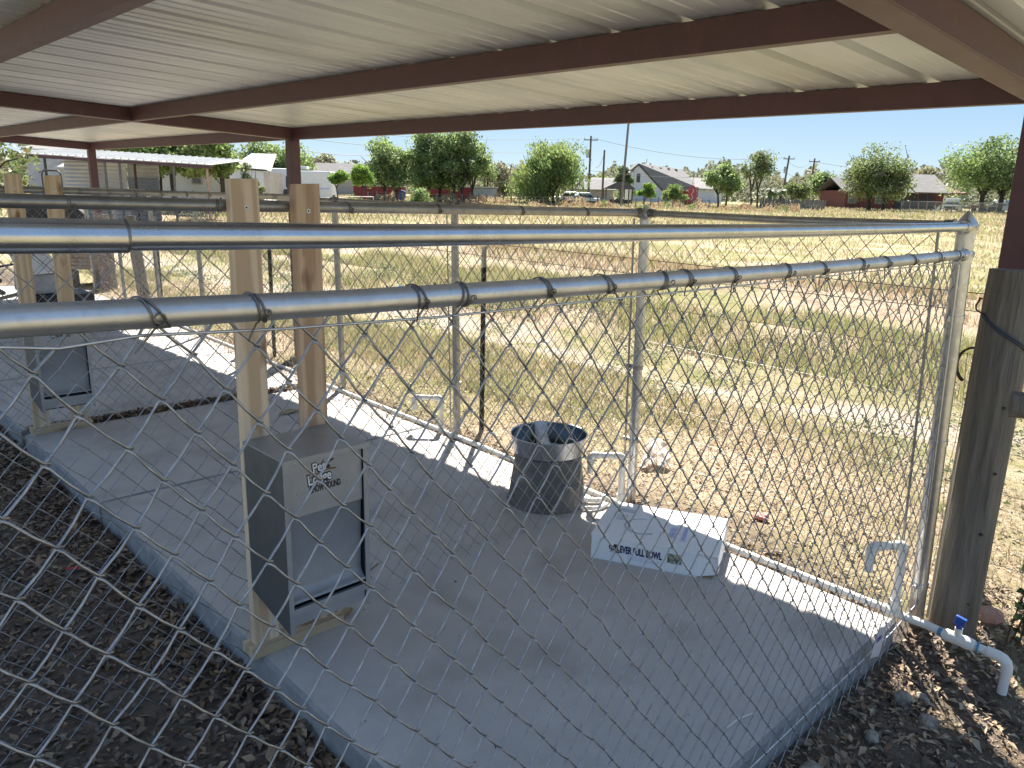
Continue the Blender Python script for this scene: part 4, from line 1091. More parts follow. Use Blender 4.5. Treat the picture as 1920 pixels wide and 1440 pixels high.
# low clumps of broad leaved weeds
def reg_clump(rg, n):
    cs = rg.uniform([5.2,-2], [10.5,16], (90,2)); w = rg.integers(0, 90, n)
    P = cs[w]+rg.normal(0, .16, (n,2)); return P
scatter_leaves('leafy_weeds', 'clumps of dark green leafy weeds beside the track in the field', 13000, reg_clump, [mat('weed_leaf', (0.07,0.12,0.035), (0.12,0.17,0.05), 9, .6, trans=.25), mat('weed_leaf_grey', (0.12,0.15,0.07), (0.18,0.20,0.10), 9, .6, trans=.25)], .02, .05, 9, .07, .8)

# ------------------------------------------------------------------ far surroundings
def heading(px):
    hy = 330.6+(px+475)*.02444
    d = FW+RT*(px-960)/1442.0-UP*(hy-720)/1442.0
    n = math.hypot(d[0], d[1]); return d[0]/n, d[1]/n, math.sqrt(1+((px-960)/1485.0)**2)
def at(px, D):
    """ground position of something seen in photograph column px, D metres deep"""
    a, b, k = heading(px); q = D*k; return a*q, b*q
def zr(px, row, D):
    hy = 330.6+(px+475)*.02444
    return HC+(hy-row)*D/1485.0
def face_rz(px):          # rotation so local -Y looks back at the yard
    return HEAD-math.pi/2
BARK = mat('tree_bark', (0.075,0.06,0.05), (0.045,0.037,0.03), 12, 0.9)
def leafm(n, c1, c2, tr=.5): return mat(n, c1, c2, .8, 0.6, trans=tr, coord='Object', lo=.3, hi=.7)
L_OAK = [leafm('oak_leaf', (0.116,0.154,0.064), (0.173,0.221,0.088)), leafm('oak_leaf_lit', (0.239,0.295,0.107), (0.201,0.258,0.097)), leafm('oak_leaf_grey', (0.201,0.221,0.135), (0.154,0.173,0.107))]  # tree leaf colours here and below lightened in place of distance haze
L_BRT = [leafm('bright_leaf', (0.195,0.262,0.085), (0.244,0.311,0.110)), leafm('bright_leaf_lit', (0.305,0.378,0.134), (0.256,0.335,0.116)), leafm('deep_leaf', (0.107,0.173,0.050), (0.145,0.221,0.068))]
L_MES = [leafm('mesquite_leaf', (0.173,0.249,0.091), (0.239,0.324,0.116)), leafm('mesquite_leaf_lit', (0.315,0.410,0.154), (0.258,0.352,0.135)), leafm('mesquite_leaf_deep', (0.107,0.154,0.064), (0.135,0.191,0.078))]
L_YEL = [leafm('lime_leaf', (0.21,0.34,0.06), (0.26,0.40,0.08)), leafm('lime_leaf_deep', (0.10,0.19,0.035), (0.13,0.23,0.045))]
L_DRY = [leafm('bare_twig', (0.334,0.287,0.229), (0.258,0.221,0.182), .1), leafm('sparse_leaf', (0.258,0.277,0.154), (0.315,0.315,0.182))]
L_DRK = [leafm('dark_crown_leaf', (0.078,0.116,0.060), (0.116,0.163,0.078)), leafm('dark_crown_lit', (0.182,0.229,0.116), (0.145,0.191,0.107))]
def make_tree(name, label, cat, px0, px1, top, D, leaves, n=2600, crown_lo=None, seed=1, leaf=.30, trunks=1, style='round', group=None, base_row=None, depth=.8, tilt=0, gap=.15):
    pc = (px0+px1)/2; x0, y0 = at(pc, D); zb = gz(x0, y0); W = (px1-px0)*D/1485.0; zt = zr(pc, top, D); H = zt-zb
    lo = zr(pc, crown_lo, D)-zb if crown_lo else H*.28
    if name in ('shrub','willow_tree'): lo = min(lo, H*.10)
    t = thing(name, label, cat, group, loc=(x0, y0, zb), rz=face_rz(pc))
    rr = random.Random(seed); rg = np.random.default_rng(seed)
    n = int(n*1.7); leaf = leaf*.72
    # limbs
    tb = MB(); tips = []
    for k in range(trunks):
        ox = (k-(trunks-1)/2)*W*.16
        r0 = max(.05, W*.022)
        fork = (ox+rr.uniform(-.2,.2), rr.uniform(-.2,.2), max(lo*.75, H*.15))
        tb.tube([(ox,0,-.2),((ox+fork[0])/2+rr.uniform(-.1,.1), fork[1]/2, fork[2]*.5), fork], [r0*1.25, r0, r0*.9], 8)
        for b in range(6):
            a = b*math.pi/3+rr.uniform(-.4,.4); q = rr.uniform(.35,.8)
            tip = Vector((ox+math.cos(a)*W*.5*q*(.8 if trunks > 1 else 1), math.sin(a)*W*.5*q*depth, lo+(H-lo)*rr.uniform(.45,.85)))
            mid = Vector(fork).lerp(tip, .5)+Vector((rr.uniform(-.1,.1)*W*.3, 0, rr.uniform(-.05,.1)*H))
            tb.tube([fork, mid, tip], [r0*.6, r0*.35, r0*.12], 6); tips.append(tip)
            for _ in range(2):
                e = mid.lerp(tip, rr.uniform(.1,.9)); e2 = e+Vector((rr.uniform(-1,1)*W*.16, rr.uniform(-1,1)*W*.16, rr.uniform(0,.22)*H)); tb.tube([e, e2], [r0*.22, r0*.06], 5); tips.append(e2)
    tb.build('trunk', BARK, t)
    # crown: leaf sprays in irregular clumps
    nl = {'small': 5, 'willow': 12, 'umbrella': 11}.get(style, 9)
    lob = []
    for k in range(nl):
        a_ = rr.uniform(0, 6.28); q = rr.uniform(.15, .85) if k else 0.0
        rl = W*rr.uniform(.21, .34)*(1.15 if k == 0 else 1.0)
        hz_ = lo+(H-lo)*(rr.uniform(.18, .78) if style != 'willow' else rr.uniform(.15,.80))
        hz_ -= .30*(H-lo)*max(0, q-.5)
        lob.append((math.cos(a_)*q*(W*.5-rl*.7), math.sin(a_)*q*(W*.5-rl*.7)*depth, hz_, rl))
    lob[0] = (rr.uniform(-.12,.12)*W, 0, H-lob[0][3]*.75, lob[0][3])
    # make sure both sides of the outline are reached at some height
    lob[1] = (-(W*.5-lob[1][3]), 0, lo+(H-lo)*rr.uniform(.25,.5), lob[1][3]); lob[2] = ((W*.5-lob[2][3]), 0, lo+(H-lo)*rr.uniform(.25,.5), lob[2][3])
    cl = []; per = 9 if style != 'small' else 6
    for (lx, ly, lz, rl) in lob:
        for k in range(per):
            u = rg.normal(0, 1, 3); u /= np.linalg.norm(u); rad = rg.uniform(.45, 1.0)
            cl.append((lx+u[0]*rl*rad*.8, ly+u[1]*rl*rad*.8, lz+u[2]*rl*rad*.75*min(1.0, (H-lo)/W*1.3), rl*rg.uniform(.22,.50)+.10))
    cl = np.array(cl); nc = len(cl); cl[:,2] = np.minimum(cl[:,2], H-cl[:,3]*.6); cl[:,2] = np.maximum(cl[:,2], lo*.85+cl[:,3]*.3)
    wch = rg.integers(0, nc, n); 
    ub = rg.normal(0, 1, (n,3)); ub /= np.linalg.norm(ub, axis=1, keepdims=True); ub *= (rg.uniform(0,1,n)**.45)[:,None]*1.15
    P = cl[wch,:3]+ub*cl[wch,3][:,None]*np.array([1.0,1.0,.78])
    if style == 'willow':
        hang = rg.uniform(0,1,n)**2; P[:,2] -= hang*(H*.28)*(rg.uniform(0,1,n) < .5); P[:,2] = np.maximum(P[:,2], .25)
    sz = leaf*rg.uniform(.5,1.3,n)
    a = rg.normal(0,1,(n,3)); a /= np.linalg.norm(a, axis=1, keepdims=True)
    if style == 'willow': a[:,2] -= 1.4; a /= np.linalg.norm(a, axis=1, keepdims=True)
    b = np.cross(a, rg.normal(0,1,(n,3))); b /= np.linalg.norm(b, axis=1, keepdims=True)
    asp = .42 if style != 'willow' else .28
    V = np.stack([P-a*sz[:,None]*.6, P+b*sz[:,None]*asp, P+a*sz[:,None]*.6, P-b*sz[:,None]*asp], 1).reshape(-1,3)
    F = np.arange(n*4).reshape(-1,4)
    tone = rg.uniform(0,1,nc); mi = np.minimum((tone[wch]*.7+rg.uniform(0,.3,n))*len(leaves), len(leaves)-1).astype(int)  # lit leaf copies paint light and dark clumps, dealt at random
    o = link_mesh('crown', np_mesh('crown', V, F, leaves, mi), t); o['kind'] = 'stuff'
    return t
T = make_tree
T('oak_tree', 'broad grey green oak in front of the red brick ranch house', 'tree', 1562, 1722, 271, 98, L_OAK, 8500, 372, 11, .36, 2, group=None, depth=.8)
T('oak_tree', 'large bright topped oak at the far right edge beside the parked vehicles', 'tree', 1752, 1960, 258, 100, L_MES, 10000, 360, 12, .38, 2, 'umbrella', depth=.7)
T('leafy_tree', 'rounded bright green tree to the right of the red shed', 'tree', 1312, 1396, 303, 92, L_MES, 4200, 360, 13, .32, 2)
T('leafy_tree', 'tall thin airy tree between the bright tree and the dark palms', 'tree', 1378, 1452, 284, 95, L_OAK, 1900, 350, 14, .30, 2)
T('willow_tree', 'drooping bright green tree standing alone at the middle of the far field edge', 'tree', 950, 1102, 275, 88, L_BRT, 13000, 366, 15, .40, 2, 'willow')
T('leafy_tree', 'paler tree top showing behind the drooping green tree', 'tree', 975, 1100, 262, 97, L_MES, 2600, 330, 16, .30, 2)
T('mesquite_tree', 'wide mesquite at the left of the grove over the red trailers', 'tree', 662, 800, 262, 82, L_MES, 10500, 350, 17, .30, 2, 'umbrella')
T('mesquite_tree', 'tall mesquite at the middle of the grove over the red trailers', 'tree', 752, 880, 246, 84, L_MES, 9500, 352, 18, .30, 2)
T('mesquite_tree', 'tall mesquite at the right of the grove over the red trailers', 'tree', 810, 928, 244, 83, L_MES, 9500, 354, 19, .30, 3)
T('leafy_tree', 'thin pale tree at the right end of the mesquite grove', 'tree', 880, 938, 270, 92, L_MES, 1500, 350, 20, .30, 1)
T('ball_tree', 'small lime green clipped tree just right of the white travel trailer', 'tree', 612, 656, 320, 62, L_YEL, 2600, 344, 21, .20, 1, 'small')
T('ball_tree', 'larger lime green clipped tree in front of the mesquite grove', 'tree', 654, 704, 311, 60, L_YEL, 3200, 348, 22, .20, 1, 'small')
T('leafy_tree', 'big dark leaning tree over the long metal shed roof', 'tree', 190, 432, 240, 41, L_BRT, 14000, 298, 23, .30, 2, 'umbrella')
T('leafy_tree', 'bright tree right of the white metal gable roof', 'tree', 372, 452, 252, 42, L_BRT, 4600, 332, 24, .24, 1)
T('leafy_tree', 'pale green tree behind the left carport column', 'tree', 440, 592, 262, 70, L_MES, 5200, 330, 25, .30, 2)
T('shrub', 'dark green bush in front of the white gable roof', 'shrub', 438, 500, 309, 46, L_OAK, 2200, 350, 26, .18, 1, 'small')
T('leafy_tree', 'dark rounded tree at the left gable of the white house', 'tree', 1148, 1190, 313, 110, L_DRK, 2400, 352, 27, .34, 1)
T('shrub', 'round yellow green bush before the gable wall of the white house', 'shrub', 1189, 1230, 342, 100, L_YEL, 1500, 362, 28, .28, 1, 'small')
T('shrub', 'dark green bush between the yellow bush and the red shed', 'shrub', 1238, 1290, 346, 98, L_BRT, 1900, 372, 29, .28, 1, 'small')
T('leafy_tree', 'soft green trees rising behind the left end of the brick house', 'tree', 1505, 1590, 322, 118, L_MES, 2800, 362, 30, .40, 2)
T('leafy_tree', 'low dark hedge tree between the palms and the brick house', 'tree', 1462, 1522, 340, 104, L_OAK, 2400, 372, 31, .30, 2)
T('leafy_tree', 'hazy bare tree between the two big oaks', 'tree', 1700, 1770, 316, 135, L_DRY, 1300, 350, 32, .40, 2)
T('leafy_tree', 'grey leafless tree between the grove and the drooping tree', 'tree', 900, 975, 300, 125, L_DRY, 2000, 372, 33, .45, 2)
T('leafy_tree', 'brown grey tree line piece behind the travel trailer', 'tree', 560, 650, 292, 130, L_DRY, 3000, 345, 34, .5, 3)
T('leafy_tree', 'green tree low on the skyline behind the utility poles', 'tree', 1095, 1160, 330, 140, L_BRT, 1800, 362, 35, .5, 2)
T('shrub', 'small round bush against the grey plank fence', 'shrub', 1490, 1512, 372, 93, L_BRT, 500, 388, 36, .2, 1, 'small')
T('shrub', 'pale scrub bush below the right part of the mesquite grove', 'shrub', 760, 812, 350, 70, L_MES, 1400, 372, 37, .2, 1, 'small')
# distant tree line closing the horizon
rg = np.random.default_rng(5); n = 90000
hd = rg.uniform(-.85, .85, n)+HEAD; dd_ = rg.uniform(165, 230, n); hh = 3.6+5.0*vnoise(hd*38, dd_*0, 51)+2.5*vnoise(hd*140, 0*dd_, 52)
P = np.stack([dd_*np.cos(hd), dd_*np.sin(hd), np.zeros(n)], -1); P[:,2] = ground_z(P[:,0], P[:,1])+rg.uniform(-.5,1,n)*hh*.9+.3
sz = rg.uniform(.28,.70,n); a = rg.normal(0,1,(n,3)); a /= np.linalg.norm(a,axis=1,keepdims=True); b = np.cross(a, rg.normal(0,1,(n,3))); b /= np.linalg.norm(b,axis=1,keepdims=True)
V = np.stack([P-a*sz[:,None], P+b*sz[:,None]*.6, P+a*sz[:,None], P-b*sz[:,None]*.6], 1).reshape(-1,3)
mi = (vnoise(hd*30, hd*0, 53)*2.99).astype(int)
FARL = [leafm('far_leaf_green', (0.13,0.17,0.085), (0.16,0.20,0.10)), leafm('far_leaf_olive', (0.16,0.17,0.10), (0.19,0.19,0.12)), leafm('far_leaf_brown', (0.17,0.18,0.12), (0.15,0.16,0.105))]
o = link_mesh('distant_trees', np_mesh('distant_trees', V, np.arange(n*4).reshape(-1,4), FARL, mi)); tag(o, 'low distant line of trees along the horizon behind the houses', 'trees', kind='stuff')
# dry brush along the far field fence
rg = np.random.default_rng(6); n = 16000
pxs = rg.uniform(560, 1500, n); D_ = rg.uniform(76, 90, n); cl_ = vnoise(pxs*.045, D_*.1, 61)
keep = cl_ > .35; pxs, D_, cl_ = pxs[keep], D_[keep], cl_[keep]; n = len(pxs)
XY = np.array([at(p, d) for p, d in zip(pxs, D_)])
P = np.stack([XY[:,0], XY[:,1], ground_z(XY[:,0], XY[:,1])+rg.uniform(0,1,n)*(cl_-.2)*1.5], -1)
sz = rg.uniform(.08,.22,n); a = rg.normal(0,1,(n,3)); a[:,2] += 1.0; a /= np.linalg.norm(a,axis=1,keepdims=True); b = np.cross(a, rg.normal(0,1,(n,3))); b /= np.linalg.norm(b,axis=1,keepdims=True)
V = np.stack([P-a*sz[:,None], P+b*sz[:,None]*.4, P+a*sz[:,None], P-b*sz[:,None]*.4], 1).reshape(-1,3)
BR = [leafm('brush_tan', (0.34,0.27,0.17), (0.28,0.21,0.13)), leafm('brush_rust', (0.27,0.19,0.12), (0.21,0.145,0.09)), leafm('brush_green', (0.13,0.16,0.06), (0.17,0.20,0.08))]
mi = np.clip((vnoise(pxs*.06, D_*.05, 62)*3).astype(int), 0, 2)
o = link_mesh('field_edge_brush', np_mesh('field_edge_brush', V, np.arange(n*4).reshape(-1,4), BR, mi)); tag(o, 'dry tan and rusty brush along the far edge of the field', 'brush', kind='stuff')

# ------------------------------------------------------------------ near foliage at the left border
LV = [mat('broad_leaf', (0.10,0.15,0.04), (0.16,0.20,0.06), 9, .5, trans=.35), mat('broad_leaf_pale', (0.26,0.28,0.13), (0.20,0.22,0.10), 9, .5, trans=.35), mat('broad_leaf_rust', (0.24,0.15,0.07), (0.2,0.13,0.06), 9, .5, trans=.3)]
x0, y0 = at(-25, 13.5); t = thing('leafy_tree', 'spotty leaved tree branch reaching in at the left border', 'tree', loc=(x0, y0, gz(x0,y0)), rz=face_rz(-25))
tb = MB(); tb.tube([(-.5,0,-.2),(-.4,0,1.0),(-.1,0,1.7)],[.08,.07,.05],8)
rr = random.Random(3); cl = []
for k in range(26):
    e = Vector((-.55+rr.uniform(-.6,1.05), rr.uniform(-.7,.7), rr.uniform(1.45,2.7))); tb.tube([(-.1,0,1.6), Vector((-.1,0,1.7)).lerp(e,.5)+Vector((0,0,.1)), e],[.03,.015,.005],5); cl.append(e)
tb.build('trunk', BARK, t)
rg = np.random.default_rng(8); n = 1900; w = rg.integers(0, len(cl), n); P = np.array([list(c) for c in cl])[w]+rg.normal(0,.15,(n,3))*np.array([1,1,.8])
P = P[(P[:,0] < .62-.25*np.abs(P[:,2]-2.2))]; n = len(P)
sz = rg.uniform(.025,.055,n); a = rg.normal(0,1,(n,3)); a /= np.linalg.norm(a,axis=1,keepdims=True); b = np.cross(a, rg.normal(0,1,(n,3))); b /= np.linalg.norm(b,axis=1,keepdims=True)
V = np.stack([P-a*sz[:,None]*1.1, P+b*sz[:,None]*.8, P+a*sz[:,None]*1.1, P-b*sz[:,None]*.8], 1).reshape(-1,3)
o = link_mesh('crown', np_mesh('crown', V, np.arange(n*4).reshape(-1,4), LV, rg.choice(3, n, p=[.5,.4,.1])), t); o['kind'] = 'stuff'
# ------------------------------------------------------------------ buildings and vehicles beyond the field
def place(name, label, cat, px, D, group=None, rz=0.0, zoff=0.0):
    x, y = at(px, D); return thing(name, label, cat, group, loc=(x, y, gz(x, y)+zoff), rz=face_rz(px)+rz)
BRICK = mat('red_brick_wall', (0.17,0.055,0.045), (0.13,0.042,0.036), 6, 0.85, stretch=(1,1,4))
SHING = mat('grey_shingles', (0.21,0.20,0.20), (0.16,0.155,0.155), 3, 0.9, stretch=(1,1,3), c3=(0.26,0.25,0.245), s3=1.2)
SHINGD = mat('dark_shingles', (0.115,0.11,0.115), (0.085,0.082,0.086), 3, 0.9)
WHITEW = mat('white_siding', (0.62,0.64,0.68), (0.55,0.57,0.61), 2, 0.7)
TRIMD = mat('dark_trim', (0.05,0.05,0.055), (0.035,0.035,0.04), 5, 0.6)
GLASSD = mat('dark_window_glass', (0.03,0.035,0.04), (0.05,0.055,0.06), 2, 0.15, spec=.8)
METR = mat('pale_metal_roof', (0.60,0.60,0.58), (0.50,0.49,0.47), 1.2, 0.4, 0.3)
CORR = mat('corrugated_wall', (0.42,0.44,0.47), (0.33,0.35,0.38), 1.5, 0.45, 0.3, c3=(0.50,0.50,0.50), s3=.7)
CORRB = mat('blue_grey_corrugated_wall', (0.24,0.28,0.34), (0.19,0.22,0.27), 1.5, 0.45, 0.3)
REDP = mat('barn_red_paint', (0.24,0.035,0.04), (0.19,0.03,0.035), 2, 0.7)
TAN = mat('tan_wall', (0.40,0.36,0.31), (0.34,0.31,0.27), 2, 0.8)
CARW = mat('white_car_paint', (0.72,0.73,0.74), (0.66,0.67,0.68), 2, 0.25)
TYRE = mat('tyre_rubber', (0.02,0.02,0.02), (0.03,0.03,0.03), 9, 0.8)
WOODG = mat('grey_plank_wood', (0.20,0.185,0.17), (0.14,0.13,0.12), 5, 0.9)
POLEW = mat('utility_pole_wood', (0.12,0.10,0.085), (0.09,0.075,0.065), 5, 0.9)

def gable(mb, x0, x1, y0, y1, ze, zr_, over=.4, th=.12, mi=0):
    """gable roof, ridge along x"""
    ym = (y0+y1)/2
    for (ya, yb, za, zb) in ((y0-over, ym, ze-over*(zr_-ze)/(ym-y0), zr_), (y1+over, ym, ze-over*(zr_-ze)/(ym-y0), zr_)):
        mb.hexa([(x0-over,ya,za),(x1+over,ya,za),(x1+over,yb,zb),(x0-over,yb,zb),(x0-over,ya,za+th),(x1+over,ya,za+th),(x1+over,yb,zb+th),(x0-over,yb,zb+th)], mi)
    return mb
def window(par, x, z, w, h, y, frame=WHITEW):
    mb = MB(); f = .07
    mb.box(x-w/2-f,x-w/2,y-.05,y,z-f,z+h+f); mb.box(x+w/2,x+w/2+f,y-.05,y,z-f,z+h+f); mb.box(x-w/2,x+w/2,y-.05,y,z+h,z+h+f); mb.box(x-w/2,x+w/2,y-.06,y,z-f,z); mb.box(x-w/2,x+w/2,y-.04,y,z+h/2-.025,z+h/2+.025)
    fr = mb.build('window', frame, par); MB().box(x-w/2,x+w/2,y-.025,y-.005,z,z+h).build('pane', GLASSD, fr); return fr

# red brick ranch house, right
h = place('brick_house', 'long low red brick ranch house with grey roof behind the big oaks', 'house', 1664, 108)
u = 108/1485.0
W1 = (1752-1546)*u
mb = MB(); mb.box(-W1/2+1.6, W1/2, 0, 9, -.6, 2.55); mb.build('wall', BRICK, h)
gable(MB(), -W1/2+1.6, W1/2-3, 0, 9, 2.5, 4.2, .5).build('roof', SHINGD, h)
mb = MB(); mb.hexa([(W1/2-4.2,-.6,2.4),(W1/2+.7,-.6,2.4),(W1/2+.7,4.5,4.9),(W1/2-4.2,4.5,4.9),(W1/2-4.2,-.6,2.52),(W1/2+.7,-.6,2.52),(W1/2+.7,4.5,5.02),(W1/2-4.2,4.5,5.02)]); mb.build('roof', SHING, h)
mb = MB(); mb.hexa([(W1/2+.05,-.2,2.3),(W1/2+3.2,-.2,2.3),(W1/2+3.2,6,2.3),(W1/2+.05,6,2.3),(W1/2+.05,-.2,2.5),(W1/2+3.2,-.2,2.55),(W1/2+1.2,6,4.0),(W1/2+.05,6,4.0)]); mb.build('side_roof', mat('rust_roof', (0.22,0.10,0.08), (0.16,0.07,0.06), 3, .8), h)
MB().box(W1/2-5.2, W1/2-1.4, -.06, -.01, -.2, 2.2).build('porch_opening_shade', TRIMD, h)  # dark panel stands for the shade inside the porch
for xx in (-4.9, -1.2, 1.6): window(h, xx, .9, 1.0, 1.1, -.005, TAN)
MB().box(W1/2-6.6, W1/2-5.7, -.07, -.01, 0, 2.05).build('door', TRIMD, h)
for k in range(4): MB().box(W1/2-5.2+k*1.25, W1/2-5.08+k*1.25, -.9, -.78, -.4, 2.35).build('porch_post', BRICK, h)

# white two storey house
h = place('white_house', 'white sided house with a steep grey shingle roof behind the yellow bush', 'house', 1245, 122, rz=0.0)
u = 122/1485.0
e0, e1 = (1187-1245)*u, (1240-1245)*u
zR, zL, zE = 5.75, 4.6, 1.95
# gable end wall seen on the left: asymmetrical pitch
mb = MB(); mb.add([(e0,0,-.5),(e1,0,-.5),(e1,0,zE),(e0+.6,0,zR-.15),(e0,0,zR-.6)], [(0,1,2,3,4)]); mb.add([(e0,.15,-.5),(e1,.15,-.5),(e1,.15,zE),(e0+.6,.15,zR-.15),(e0,.15,zR-.6)], [(4,3,2,1,0)])
mb.add([(e0,0,-.5),(e0,.15,-.5),(e0,.15,zR-.6),(e0,0,zR-.6)], [(0,3,2,1)]); mb.build('gable_wall', WHITEW, h)
mb = MB(); mb.hexa([(e0-.2,.16,-.5),(e0,.16,-.5),(e0,8,-.5),(e0-.2,8,-.5),(e0-.2,.16,4.6),(e0,.16,4.9),(e0,8,4.9),(e0-.2,8,4.6)]); mb.box(e1,e1+5.2,.16,7,-.5,1.9); mb.build('wall', WHITEW, h)
mb = MB()
mb.hexa([(e0+.5,-.15,zR),(e1+.15,-.15,zE-.05),(e1+6.0,1.0,zE+.35),(e0+8.4,5.5,zR-.55),(e0+.5,-.15,zR+.14),(e1+.15,-.15,zE+.10),(e1+6.0,1.0,zE+.5),(e0+8.4,5.5,zR-.4)])
rf = mb.build('roof', SHING, h)
mb = MB(); mb.hexa([(e0-.55,-.15,zR-.95),(e0+.5,-.15,zR),(e0+.5,5,zR),(e0-.55,5,zR-.95),(e0-.55,-.15,zR-.8),(e0+.5,-.15,zR+.14),(e0+.5,5,zR+.14),(e0-.55,5,zR-.8)]); mb.build('roof', SHINGD, h)
mb = MB(); mb.bar((e0+.5,-.2,zR-.02),(e1+.15,-.2,zE-.1),.08,.22,up=(0,0,1)); mb.bar((e0-.55,-.2,zR-.98),(e0+.5,-.2,zR-.02),.08,.22); mb.build('barge_board', TRIMD, h)
window(h, e0+.62, 3.15, .40, 1.15, -.005, TRIMD)
for (vx, vy) in ((.22,.12),(.42,.12),(.62,.10),(.80,.10),(.40,.45),(.60,.45)):
    c_ = Vector((e0+.5,-.15,zR+.14)).lerp(Vector((e0+8.4,5.5,zR-.4)), vx).lerp(Vector((e1+.15,-.15,zE+.10)).lerp(Vector((e1+6.0,1.0,zE+.5)), vx), vy)
    MB().box(c_.x-.22,c_.x+.22,c_.y-.2,c_.y+.1,c_.z-.05,c_.z+.16).build('roof_vent', TRIMD, rf)
mb = MB(); mb.hexa([(e1+5.2,-.3,2.3),(e1+9.5,-.3,2.2),(e1+9.5,5,4.0),(e1+4.2,5,4.0),(e1+5.2,-.3,2.42),(e1+9.5,-.3,2.32),(e1+9.5,5,4.12),(e1+4.2,5,4.12)]); mb.build('wing_roof', SHING, h)
MB().box(e1+5.3, e1+9.3, .2, 5, -.5, 2.15).build('wing_wall', WHITEW, h)
MB().tube([(e0+2.0,2.6,5.3),(e0+2.2,2.6,6.7)], .04, 6).build('antenna', TRIMD, h)

# red shed with a round painted board
h = place('red_shed', 'small dark red shed with a flat brown roof beside the white house', 'shed', 1287, 104)
MB().box(-1.1, 1.3, 0, 2.2, -.4, 1.9).build('wall', REDP, h)
MB().box(-1.9, 1.4, -.5, 2.4, 2.35, 2.45).build('roof', SHINGD, h)
for xx in (-1.8, 1.25): MB().box(xx, xx+.1, -.45, -.35, -.4, 2.35).build('post', REDP, h)
h = place('round_sign', 'faded red octagonal board with a curved white figure in front of the red shed', 'sign', 1297, 102)
mb = MB(); vs = [(.58*math.cos(R(22.5+45*k)), 0, 1.55+1.12*math.sin(R(22.5+45*k))) for k in range(8)]
mb.add(vs+[(a_, .05, c_) for a_, b_, c_ in vs], [tuple(range(7,-1,-1)), tuple(range(8,16))]+[(k,(k+1)%8,8+(k+1)%8,8+k) for k in range(8)]); bd = mb.build('board', mat('faded_red_paint', (0.38,0.06,0.09), (0.30,0.05,0.08), 4, .6), h)
MB().tube([(-.12,-.03,.75),(.08,-.03,1.1),(-.10,-.03,1.5),(.15,-.03,1.9),(.0,-.03,2.2)], .06, 6).build('painted_curve', mat('faded_white_paint', (0.6,0.5,0.5), (0.5,0.42,0.42), 9, .6), bd)
MB().tube([(0,.06,-.3),(0,.06,4.3)], .03, 6).build('pole', TRIMD, h)

# pavilion and grey roofed house
h = place('grey_roof_house', 'low house with a grey roof to the right of the drooping tree', 'house', 1122, 118)
u = 118/1485.; MB().box(-3.2, 2.2, 0, 6, -.5, 2.0).build('wall', TAN, h); gable(MB(), -3.2, 2.2, 0, 6, 1.95, 3.3, .4).build('roof', SHING, h)
mb = MB(); mb.hexa([(-.5,3,2.0),(5.2,3,2.7),(4.2,8,3.7),(-.5,8,3.7),(-.5,3,2.1),(5.2,3,2.8),(4.2,8,3.8),(-.5,8,3.8)]); mb.build('porch_roof', SHING, h)
h = place('pavilion', 'open dark wooden pavilion with a low pitched roof before the white house', 'pavilion', 1157, 100)
mb = MB(); mb.hexa([(-1.8,0,2.0),(2.3,0,2.0),(2.3,3.5,2.0),(-1.8,3.5,2.0),(-.1,0,2.85),(1.2,0,2.85),(1.2,3.5,2.85),(-.1,3.5,2.85)]); mb.build('roof', SHINGD, h)
for xx, yy2 in ((-1.4,.2),(1.9,.2),(-1.4,3.2),(1.9,3.2),(.4,.2)): MB().box(xx-.07,xx+.07,yy2-.07,yy2+.07,-.4,2.0).build('post', TRIMD, h)
MB().box(-.7, 2.0, 1.8, 1.9, -.2, .7).build('railing', TRIMD, h)
h = place('tin_awning', 'small tilted dark panel on legs beside the white parked cars', 'awning', 1114, 96)
mb = MB(); mb.hexa([(-.7,0,.9),(.5,0,1.7),(.7,.8,1.75),(-.5,.8,.95),(-.7,0,.96),(.5,0,1.76),(.7,.8,1.81),(-.5,.8,1.01)]); mb.build('panel', TRIMD, h)
for xx in (-.4,.45): MB().box(xx-.04,xx+.04,.3,.38,-.3,1.1).build('leg', TRIMD, h)

